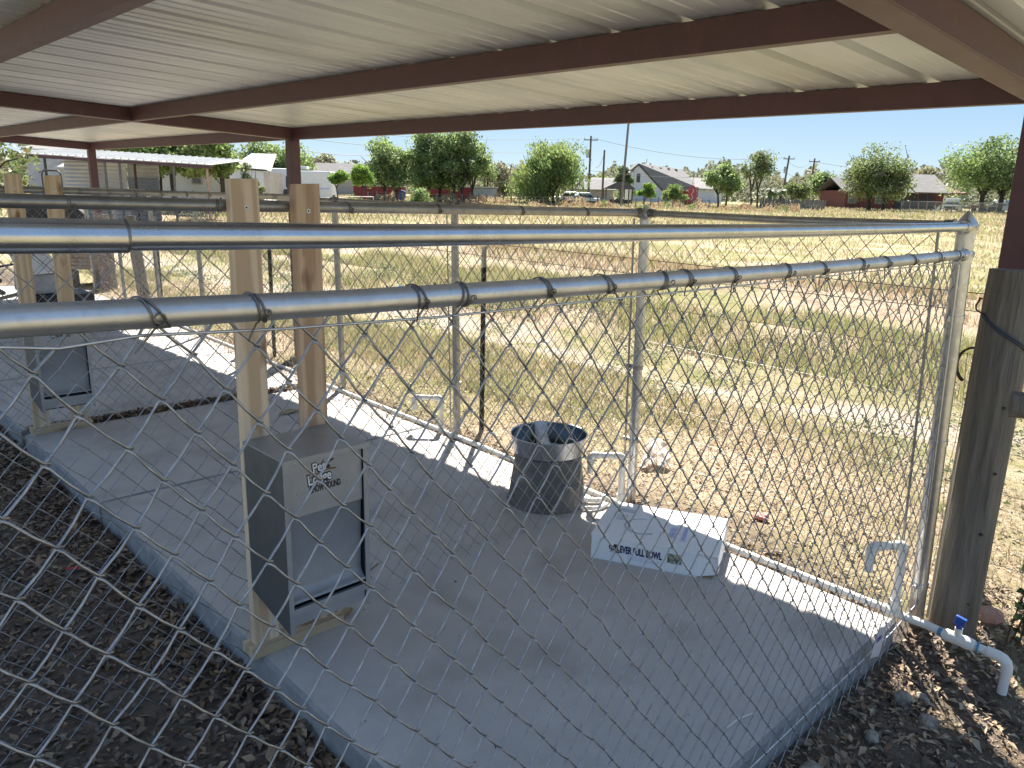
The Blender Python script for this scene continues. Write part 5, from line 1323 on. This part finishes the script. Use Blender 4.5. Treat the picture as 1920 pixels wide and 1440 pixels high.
# vehicles
def wheel(par, x, y, r=.36, w=.22):
    MB().tube([(x,y-w/2,r),(x,y+w/2,r)], r, 14).build('wheel', TYRE, par)
def vehicle(name, label, cat, px, D, L, W, H, prof_cab, paint, rz, group=None):
    v = place(name, label, cat, px, D, group, rz)
    mb = MB(); bl = .42; bh = H*.55
    mb.hexa([(-L/2,-W/2,bl),(L/2,-W/2,bl),(L/2,W/2,bl),(-L/2,W/2,bl),(-L/2+.08,-W/2+.05,bh),(L/2-.05,-W/2+.05,bh),(L/2-.05,W/2-.05,bh),(-L/2+.08,W/2-.05,bh)])
    mb.build('body', paint, v, bevel=.08)
    a_, b_, c_, d_ = prof_cab
    mb = MB(); mb.hexa([(a_,-W/2+.08,bh),(b_,-W/2+.08,bh),(b_,W/2-.08,bh),(a_,W/2-.08,bh),(c_,-W/2+.22,H),(d_,-W/2+.22,H),(d_,W/2-.22,H),(c_,W/2-.22,H)]); mb.build('cab', paint, v, bevel=.06)
    mb = MB(); mb.hexa([(a_+.02,-W/2+.06,bh+.05),(b_-.02,-W/2+.06,bh+.05),(b_-.02,W/2-.06,bh+.05),(a_+.02,W/2-.06,bh+.05),(c_+.06,-W/2+.20,H-.12),(d_-.06,-W/2+.20,H-.12),(d_-.06,W/2-.20,H-.12),(c_+.06,W/2-.20,H-.12)]); mb.build('side_windows', GLASSD, v)
    mb = MB(); q0, q1 = (a_, c_) ; mb.hexa([(q0-.02,-W/2+.18,bh+.06),(q0+.1,-W/2+.18,bh+.06),(q0+.1,W/2-.18,bh+.06),(q0-.02,W/2-.18,bh+.06),(q1-.02,-W/2+.30,H-.1),(q1+.1,-W/2+.30,H-.1),(q1+.1,W/2-.30,H-.1),(q1-.02,W/2-.30,H-.1)]); mb.build('windscreen', GLASSD, v)
    for xx in (-L/2+.85, L/2-.95):
        for yy2 in (-W/2+.14, W/2-.14): wheel(v, xx, yy2)
    MB().box(-L/2-.02,-L/2+.06,-W/2+.35,W/2-.35,bl+.18,bl+.42).build('grille', TRIMD, v)
    for yy2 in (-W/2+.22, W/2-.22): MB().box(-L/2-.03,-L/2+.06,yy2-.12,yy2+.12,bl+.25,bl+.42).build('headlight', METR, v)
    MB().box(-L/2-.08,-L/2+.02,-W/2+.04,W/2-.04,bl-.02,bl+.14).build('bumper', TRIMD, v)
    return v
vehicle('pickup_truck', 'white pickup truck parked facing the field under the big right oak', 'pickup truck', 1786, 105, 5.3, 1.95, 1.85, (-1.2,1.0,-.6,.8), CARW, R(55))
vehicle('parked_car', 'light silver car parked at the far right behind the wire fence', 'car', 1876, 102, 4.6, 1.9, 1.75, (-1.0,2.1,-.3,1.8), mat('silver_paint', (0.5,0.52,0.52), (0.44,0.46,0.46), 2, .3, .4), R(40))
vehicle('parked_car', 'white car half hidden at the right foot of the drooping tree', 'car', 1090, 97, 4.4, 1.8, 1.45, (-1.0,1.4,-.4,.9), CARW, R(10))
vehicle('parked_car', 'pale low car seen under the tilted dark panel', 'car', 1068, 102, 4.2, 1.8, 1.4, (-1.0,1.4,-.4,.9), METR, R(-15))
v = place('flatbed_trailer', 'dark flatbed trailer between the white pickup and the silver car', 'trailer', 1838, 106, rz=R(5))
MB().box(-2.2,1.9,-1,1,.62,.78).build('deck', TRIMD, v); MB().box(-2.2,1.9,-1.02,-.98,.78,.98).build('side_rail', REDP, v)
for xx in (.2,1.0,-1.5): wheel(v, xx, -.95, .34)
v = place('travel_trailer', 'white travel trailer parked left of the lime green clipped trees', 'travel trailer', 588, 66, rz=R(3))
u = 62/1485.
MB().box(-1.45, 1.55, 0, 2.4, .45, 2.75).build('body', CARW, v, bevel=.10)
MB().box(-4.2, -1.46, .1, 2.3, .45, 2.9).build('nose', WHITEW, v, bevel=.15)
MB().box(-1.9, -.6, .6, 1.4, 2.91, 3.12).build('roof_unit', WHITEW, v, bevel=.04)
MB().box(-1.25, 1.3, -.012, -.004, 1.3, 1.42).build('stripe', LAVI, v); window(v, -2.05, 1.45, .28, .75, .09, TRIMD)
MB().box(-3.6,-2.6,.06,.098,.5,2.1).build('door', WHITEW, v)
for xx in (.3,): wheel(v, xx, .1, .33)
v = place('dark_trailer', 'low dark covered trailer parked before the travel trailer', 'trailer', 556, 55, rz=R(4))
mb = MB(); mb.box(-1.1, 1.0, 0, 1.6, .4, .95); mb.hexa([(-1.1,0,.95),(1.0,0,.95),(1.0,1.6,.95),(-1.1,1.6,.95),(-.9,.2,1.35),(.3,.2,1.35),(.3,1.4,1.35),(-.9,1.4,1.35)]); mb.build('body', TRIMD, v)
for xx in (-.5,.5): wheel(v, xx, 0, .3)

# red trailers behind the grove
h = place('red_building', 'long dark red low building under the mesquite grove', 'building', 868, 92)
u = 92/1485.; MB().box(-3.9, 3.95, 0, 2.6, .1, 1.75).build('wall', REDP, h); MB().box(-4.1, 4.0, -.15, 2.8, 1.76, 1.90).build('roof', METR, h)
MB().box(1.0, 3.9, -.05, -.005, .75, 1.7).build('grey_panel', CORR, h)
h = place('red_building', 'shorter dark red building at the left under the mesquite grove', 'building', 712, 90)
MB().box(-3.0, 2.6, 0, 2.6, -.3, 1.6).build('wall', REDP, h); MB().box(-3.1, 2.7, -.15, 2.8, 1.6, 1.72).build('roof', METR, h)
h = place('blue_tarp', 'bright blue tarpaulin hanging between the red buildings', 'tarpaulin', 755, 86)
mb = MB(); mb.hexa([(-.7,0,-.2),(.0,0,-.2),(.0,.6,-.2),(-.7,.6,-.2),(-.2,.1,1.3),(.3,.1,1.1),(.3,.5,1.1),(-.2,.5,1.3)]); mb.build('tarp_sheet', BLUEP, h)
h = place('grey_gable_roof', 'grey house roof showing over the two lime green trees', 'house', 638, 120)
MB().box(-4, 3, 0, 6, -.5, 3.2).build('wall', TAN, h); gable(MB(), -4, 3, 0, 6, 3.2, 4.8, .4).build('roof', SHING, h)

# utility poles and wires
def pole(label, px, D, top, lean=0.0, r=.14, arm=True, can=False, mt=POLEW, steel=False):
    x, y = at(px, D); z0 = gz(x, y); p = thing('utility_pole', label, 'utility pole', None, (x, y, z0), face_rz(px)); H = zr(px, top, D)-z0
    MB().tube([(0,0,-.5),(lean,0,H)], [r*1.15, r*.8], 10).build('pole', mt, p)
    if arm:
        mb = MB(); mb.bar((lean-.9,0,H-.5),(lean+.9,0,H-.5),.10,.12)
        mb.build('cross_arm', mt, p)
        for xx in (-.8,0,.8): MB().tube([(lean+xx,0,H-.44),(lean+xx,0,H-.2)], .05, 6).build('insulator', METR, p)
    if can: MB().tube([(-.32+lean*.8,0,H-2.7),(-.32+lean*.8,0,H-1.7)], .22, 10).build('transformer', CORR, p)
    return Vector((x, y, z0+H)), p
pa, _ = pole('utility pole with a grey transformer just right of the drooping tree', 1103, 104, 260, can=True)
pb, _ = pole('short bare wooden pole in front of the grey roofed house', 1129, 98, 285, r=.13, arm=False)
pc, _ = pole('very tall smooth pole rising past the roof edge behind the dark tree', 1165, 92, 120, r=.13, arm=False, lean=.6, mt=mat('brown_steel_pole', (0.20,0.17,0.15), (0.17,0.145,0.13), 3, .6))
pd_, _ = pole('leaning utility pole with transformer right of the palms', 1464, 128, 295, can=True, lean=.6, r=.16)
pe, _ = pole('thinner leaning utility pole left of the brick house', 1514, 132, 300, lean=.4, r=.16)
def wire(label, pts, sag, r=.022):
    mb = MB()
    for a_, b_ in zip(pts[:-1], pts[1:]):
        a_ = Vector(a_); b_ = Vector(b_); mb.tube([a_.lerp(b_, q)-Vector((0,0,4*sag*q*(1-q))) for q in np.linspace(0,1,16)], r, 4, cap=False)
    o = mb.build('power_line', mat('line_wire', (0.10,0.10,0.11), (0.08,0.08,0.09), 1, .6)); tag(o, label, 'power line')
def pt(px, row, D): x, y = at(px, D); return Vector((x, y, zr(px, row, D)))
wire('upper power line running left from the transformer pole', [pt(600,245,110), pa+Vector((0,0,-.2))], .8)
wire('lower power line running left from the transformer pole', [pt(560,262,100), pa+Vector((0,0,-1.9))], .8)
wire('upper power line running from the transformer pole towards the right poles', [pa+Vector((0,0,-.2)), pd_+Vector((0,0,-.3)), pe+Vector((0,0,-.5)), pt(2000,330,125)], 1.2)
wire('lower power line crossing over the roof of the white house', [pa+Vector((0,0,-4.3)), pd_+Vector((0,0,-2.2)), pe+Vector((0,0,-2.2)), pt(2000,352,125)], 1.0)
wire('loop of cable between the transformer pole and the short pole', [pa+Vector((0,0,-2.4)), pb+Vector((0,0,-.4))], 1.6)
wire('service cable at the left running past the travel trailer', [pt(545,279,66), pt(700,292,80)], .3)

# palms and agave
def palm(label, px, D, top, seed):
    x, y = at(px, D); t = thing('palm_tree', label, 'palm', None, (x, y, gz(x,y)), 0); H = zr(px, top, D)-gz(x,y)-1.0
    MB().tube([(0,0,-.3),(.05,0,H)], [.2,.15], 8).build('trunk', BARK, t); rr = random.Random(seed)
    for k in range(16):
        a = k*2.4; el = rr.uniform(-.5,1.0); mb = MB(); L0 = rr.uniform(.9,1.4)
        p = [Vector((math.cos(a)*L0*q*math.cos(el*.8), math.sin(a)*L0*q*math.cos(el*.8), H+L0*q*math.sin(el)-.8*q*q)) for q in np.linspace(0,1,5)]
        s_ = Vector((-math.sin(a), math.cos(a), 0))
        vs = []; wd = (.05,.22,.26,.18,.02)
        for i in range(5): vs += [p[i]-s_*wd[i]-Vector((0,0,wd[i]*.4)), p[i], p[i]+s_*wd[i]-Vector((0,0,wd[i]*.4))]
        mb.add(vs, [(3*i,3*i+1,3*i+4,3*i+3) for i in range(4)]+[(3*i+1,3*i+2,3*i+5,3*i+4) for i in range(4)]); mb.build('frond', L_DRK[0], t)
palm('left of two dark small palms beside the thin airy tree', 1444, 96, 341, 1); palm('right of two dark small palms beside the thin airy tree', 1462, 99, 344, 2)
x, y = at(1760, 98); ag = thing('agave_plant', 'pale spiky agave in front of the brick house at its right end', 'agave', None, (x, y, gz(x,y)), 0); rr = random.Random(2); AGM = leafm('agave_leaf', (0.34,0.38,0.32), (0.28,0.32,0.26), .1)
for k in range(16):
    a = k*2.4; el = .25+.07*k; d_ = Vector((math.cos(a)*math.cos(el), math.sin(a)*math.cos(el), math.sin(el))); s_ = Vector((-math.sin(a), math.cos(a), 0))*.09
    mb = MB(); mb.add([Vector((0,0,0))-s_, Vector((0,0,0))+s_, d_*.7+s_*.9, d_*.7-s_*.9, d_*1.35+Vector((0,0,-.1))], [(0,1,2,3),(3,2,4)]); mb.build('spike', AGM, ag)

# far fences
def fence_run(label, pxa, pxb, Da, Db, h, kind, npost, mt, name='far_fence'):
    a_ = at(pxa, Da); b_ = at(pxb, Db); f = thing(name, label, 'fence'); n = npost
    P = [Vector((a_[0]+(b_[0]-a_[0])*q, a_[1]+(b_[1]-a_[1])*q, 0)) for q in np.linspace(0,1,n)]
    for p in P: p.z = gz(p.x, p.y)
    if kind == 'plank':
        for p, q in zip(P[:-1], P[1:]):
            d_ = (q-p); MB().bar(p+d_*.04+Vector((0,0,h/2)), q-d_*.04+Vector((0,0,h/2+rnd.uniform(-.03,.03))), .03, h, up=(0,0,1)).build('plank', mt, f)
    else:
        for p in P: MB().tube([p-Vector((0,0,.2)), p+Vector((0,0,h+rnd.uniform(-.1,.15)*(kind == 'wood')))], .06 if kind == 'wood' else .035, 6).build('post', mt, f)
        for z_ in ((1.0,) if kind == 'mesh' else (.35,.7,.95)):
            mb = MB(); mb.tube([p+Vector((0,0,h*z_)) for p in P], .03 if kind != 'wood' else .012, 5); mb.build('rail', mt, f)
        if kind == 'mesh':
            mb = MB()
            for p, q in zip(P[:-1], P[1:]):
                for k in range(10):
                    s0 = p.lerp(q, k/10); s1 = p.lerp(q, (k+1)/10)
                    mb.tube([s0, s1+Vector((0,0,h))], .008, 3, cap=False); mb.tube([s1, s0+Vector((0,0,h))], .008, 3, cap=False)
            o = mb.build('mesh', mt, f); o['kind'] = 'stuff'
    return f
fence_run('grey weathered plank fence between the palms and the brick house', 1425, 1548, 92, 90, 1.25, 'plank', 46, WOODG, 'plank_fence')
fence_run('far chain link fence in front of the parked vehicles at the right', 1690, 1935, 92, 90, 1.35, 'mesh', 16, GALVO)
fence_run('pale long rail fence left of the brick house', 1400, 1700, 88, 90, 1.55, 'rail', 8, METR) if False else None
fence_run('wire and post fence along the far field edge in the middle', 690, 1330, 76, 84, 1.05, 'wood', 44, WOODG, 'post_and_wire_fence')
fence_run('white pipe corral fence below the travel trailer', 470, 700, 46, 54, .95, 'rail', 10, mat('pink_white_pipe', (0.50,0.42,0.40), (0.42,0.34,0.33), 3, .6), 'pipe_fence')

# left side: sheds and yard
h = place('metal_shed', 'long open shed with a pale ribbed metal roof at the left', 'shed', 215, 31)
u = 31/1485.
xa, xb = (40-215)*u, (402-215)*u
zl, zrr = zr(50,290,31)-gz(*at(215,31)), zr(400,312,31)-gz(*at(215,31))
mb = MB(); nn = 26
for k in range(nn):
    q0, q1 = k/nn, (k+1)/nn; X0, X1 = xa+(xb-xa)*q0, xa+(xb-xa)*q1; Z0, Z1 = zl+(zrr-zl)*q0, zl+(zrr-zl)*q1
    mb.hexa([(X0+.01,-.2,Z0),(X1-.0,-.2,Z1),(X1,3.6,Z1+.32),(X0+.01,3.6,Z0+.32),(X0+.01,-.2,Z0+.03),(X1,-.2,Z1+.03),(X1,3.6,Z1+.35),(X0+.01,3.6,Z0+.35)])
    mb.hexa([(X0,-.22,Z0),(X0+.05,-.22,Z0),(X0+.05,3.6,Z0+.32),(X0,3.6,Z0+.32),(X0+.012,-.22,Z0+.075),(X0+.038,-.22,Z0+.075),(X0+.038,3.6,Z0+.40),(X0+.012,3.6,Z0+.40)])
mb.build('roof', METR, h)
mb = MB(); mb.bar((xa,-.14,zl-.07),(xb,-.14,zrr-.07),.08,.12); mb.build('eave_beam', REDOX, h)
for pxp, m_ in ((92,TRIMD),(203,WOODG),(230,WOODG),(258,RUST),(330,WOODG),(392,mat('rusty_white_post', (0.45,0.38,0.33), (0.35,0.15,0.08), 6, .7))):
    xx = (pxp-215)*u; q = (xx-xa)/(xb-xa); MB().tube([(xx,-.1,-.3),(xx,-.1,zl+(zrr-zl)*q-.1)], .05, 8).build('post', m_, h)
# corrugated back walls, horizontal ribs
def corr_wall(par, x0, x1, y, z0, z1, m_, pitch=.16):
    mb = MB(); z = z0
    while z < z1:
        mb.hexa([(x0,y-.0,z),(x1,y-.0,z),(x1,y+.03,z),(x0,y+.03,z),(x0,y-.03,z+pitch*.5),(x1,y-.03,z+pitch*.5),(x1,y+.03,z+pitch*.5),(x0,y+.03,z+pitch*.5)])
        mb.hexa([(x0,y-.03,z+pitch*.5),(x1,y-.03,z+pitch*.5),(x1,y+.03,z+pitch*.5),(x0,y+.03,z+pitch*.5),(x0,y,z+pitch),(x1,y,z+pitch),(x1,y+.03,z+pitch),(x0,y+.03,z+pitch)]); z += pitch
    mb.build('corrugated_wall', m_, par)
corr_wall(h, (45-215)*u, (128-215)*u, 2.9, -.3, 2.4, CORR); corr_wall(h, (129-215)*u, (172-215)*u, 2.85, -.3, 2.3, mat('white_corrugated_wall', (0.55,0.57,0.60), (0.46,0.48,0.51), 1.5, .5, .2)); corr_wall(h, (173-215)*u, (236-215)*u, 2.9, -.3, 1.7, CORRB); corr_wall(h, (173-215)*u, (236-215)*u, 2.95, 1.71, 2.25, CORR)
MB().box((44-215)*u, (240-215)*u, 2.7, 3.6, 2.42, 2.48).build('inner_roof', METR, h)
h = place('white_cottage', 'white cottage wall with one dark window behind the metal shed', 'house', 350, 44, rz=R(-4))
u = 44/1485.
MB().box((268-350)*u, (432-350)*u, 0, 5, -.4, 2.45).build('wall', WHITEW, h); window(h, (371-350)*u, 1.62, .46, .55, -.005, TAN)
MB().box((266-350)*u, (436-350)*u, -.25, 5.3, 2.46, 2.56).build('roof', TRIMD, h)
MB().box((416-350)*u, (434-350)*u, -.04, -.005, 1.1, 2.2).build('shutter', TRIMD, h)
h = place('gable_barn', 'barn with a pale ribbed metal gable roof right of the big tree', 'barn', 480, 52)
u = 52/1485.
zt_, ze_ = zr(470,288,52)-gz(*at(480,52)), zr(500,322,52)-gz(*at(480,52))
mb = MB(); n_ = 14
for k in range(n_):
    a0 = -1.9+k*(3.0/n_); b0 = -1.9+k*(1.9/n_)*0+k*(1.75/n_)
    w_ = 2.9/n_; wt_ = 1.7/n_
    xt0, xb0 = -1.15+k*wt_, -1.9+k*w_
    mb.hexa([(xb0,0,ze_),(xb0+w_*.93,0,ze_),(xt0+wt_*.93,3,zt_),(xt0,3,zt_),(xb0,0,ze_+.05),(xb0+w_*.93,0,ze_+.05),(xt0+wt_*.93,3,zt_+.05),(xt0,3,zt_+.05)])
mb.hexa([(-1.9,.05,ze_-.05),(1.0,.05,ze_-.05),(.55,3,zt_-.05),(-1.15,3,zt_-.05),(-1.9,.05,ze_-.02),(1.0,.05,ze_-.02),(.55,3,zt_-.02),(-1.15,3,zt_-.02)])
mb.build('roof', METR, h); MB().box(-1.8, .9, .1, 3, -.4, ze_-.06).build('wall', TAN, h)
MB().hexa([(-.2,-1.2,.55),(1.6,-1.2,.5),(1.6,.0,.95),(.3,.0,1.0),(-.2,-1.2,.58),(1.6,-1.2,.53),(1.6,.0,.98),(.3,.0,1.03)]).build('lean_to_roof', METR, h)
h = place('big_grey_barn', 'tall grey and white barn roofs behind the long metal shed', 'barn', 115, 75)
u = 75/1485.
mb = MB(); mb.box((55-115)*u, (112-115)*u, 0, 5, -.3, 4.3); mb.build('wall', CORR, h)
mb = MB(); mb.hexa([((50-115)*u,-.2,4.3),((122-115)*u,-.2,3.6),((118-115)*u,5,4.6),((50-115)*u,5,5.2),((50-115)*u,-.2,4.4),((122-115)*u,-.2,3.7),((118-115)*u,5,4.7),((50-115)*u,5,5.3)]); mb.build('roof', SHING, h)
mb = MB(); mb.hexa([((118-115)*u,-1,2.6),((200-115)*u,-1,2.6),((185-115)*u,4,4.1),((118-115)*u,4,4.1),((118-115)*u,-1,2.7),((200-115)*u,-1,2.7),((185-115)*u,4,4.2),((118-115)*u,4,4.2)]); mb.build('roof', METR, h)
# tractor
t = place('tractor', 'dark tractor with a tall black roll bar in front of the metal shed', 'tractor', 100, 26, rz=R(0))
mb = MB(); mb.tube([(-.32,0,.8),(-.34,0,1.85),(-.27,0,1.97),(.20,0,1.97),(.28,0,1.87),(.30,0,.8)], .03, 8); mb.build('roll_bar', TRIMD, t)
GRN = mat('tractor_green', (0.03,0.055,0.03), (0.025,0.045,0.025), 5, .5)
mb = MB(); mb.hexa([(-.55,-.3,.7),(.75,-.3,.55),(.75,.5,.55),(-.55,.5,.7),(-.5,-.3,1.0),(.5,-.3,1.02),(.5,.5,1.02),(-.5,.5,1.0)]); mb.build('fender', GRN, t, bevel=.08)
for xx, r_ in ((-.5,.55),(.75,.4)): MB().tube([(xx,-.35,r_),(xx,-.1,r_)], r_, 20).build('wheel', TYRE, t)
MB().tube([(.35,-.31,1.05),(.35,-.26,1.05)], .06, 10).build('lamp', REDP, t)
# yard clutter behind the far end of the run
cr = thing('black_crate', 'black plastic crate seen between the two boards of the farther feeder', 'crate', None, (2.30,9.7,0))
mb = MB(); mb.box(-.32,.32,-.25,.25,.02,.42); cr_o = mb.build('crate_body', mat('black_plastic', (0.012,0.014,0.018), (0.02,0.022,0.027), 20, .5), cr, bevel=.01)
mb = MB()
for k in range(6): mb.box(-.31+k*.105,-.31+k*.105+.04,-.262,-.2505,.05,.38)
mb.build('crate_ribs', TRIMD, cr)
c2 = thing('white_bin', 'grey white plastic tote with sloping lid on top of the black crate', 'tote', None, (2.33,9.85,.425))
mb = MB(); mb.hexa([(-.34,-.26,0),(.02,-.26,0),(.02,.3,0),(-.34,.3,0),(-.32,-.24,.20),(.0,-.24,.22),(.0,.28,.36),(-.32,.28,.38)]); mb.build('bin_body', mat('dusty_white_plastic', (0.45,0.46,0.48), (0.36,0.37,0.39), 6, .5), c2, bevel=.02)
mb = MB(); mb.hexa([(-.36,-.28,.21),(.04,-.28,.23),(.04,.3,.38),(-.36,.3,.40),(-.36,-.28,.23),(.04,-.28,.25),(.04,.3,.40),(-.36,.3,.42)]); mb.build('bin_lid', WHITEC, c2, bevel=.01)
k0 = thing('pile_of_scrap', 'bright heap of scrap boards and sheets at the left beyond the farther feeder', 'scrap pile', None, (1.3,11.8,0))
rr = random.Random(12)
SCM = [WHITEC, METR, mat('scrap_board', (0.42,0.34,0.26), (0.32,0.26,0.2), 8, .8), CORR, TRIMD]
for k in range(34):
    mb = MB(); L0 = rr.uniform(.4,1.3); c_ = Vector((rr.uniform(-.9,.7), rr.uniform(-1.2,1.2), .05+rr.uniform(0,.55))); a = rr.uniform(0,6.28); d_ = Vector((math.cos(a), math.sin(a), rr.uniform(-.25,.35)))*L0*.5
    mb.bar(c_-d_, c_+d_, rr.uniform(.05,.28), rr.uniform(.015,.05)); mb.build('scrap_piece', SCM[rr.randrange(5)], k0)
lb2 = thing('lumber_stack', 'short stack of brown boards and a grey sheet behind the farther feeder at its right', 'lumber', None, (3.75,13.9,0))
for k in range(6): MB().hexa([(-.4,-.3+.02*k,.30+.06*k),(.35,-.3,.26+.06*k),(.4,.35,.26+.06*k),(-.35,.4,.30+.06*k),(-.4,-.3+.02*k,.355+.06*k),(.35,-.3,.315+.06*k),(.4,.35,.315+.06*k),(-.35,.4,.355+.06*k)]).build('board', SCM[2] if k < 4 else METR, lb2)
for xx in (-.25,.2): MB().box(xx,xx+.09,-.25,.3,-.1,.27).build('block', WOODR, lb2)
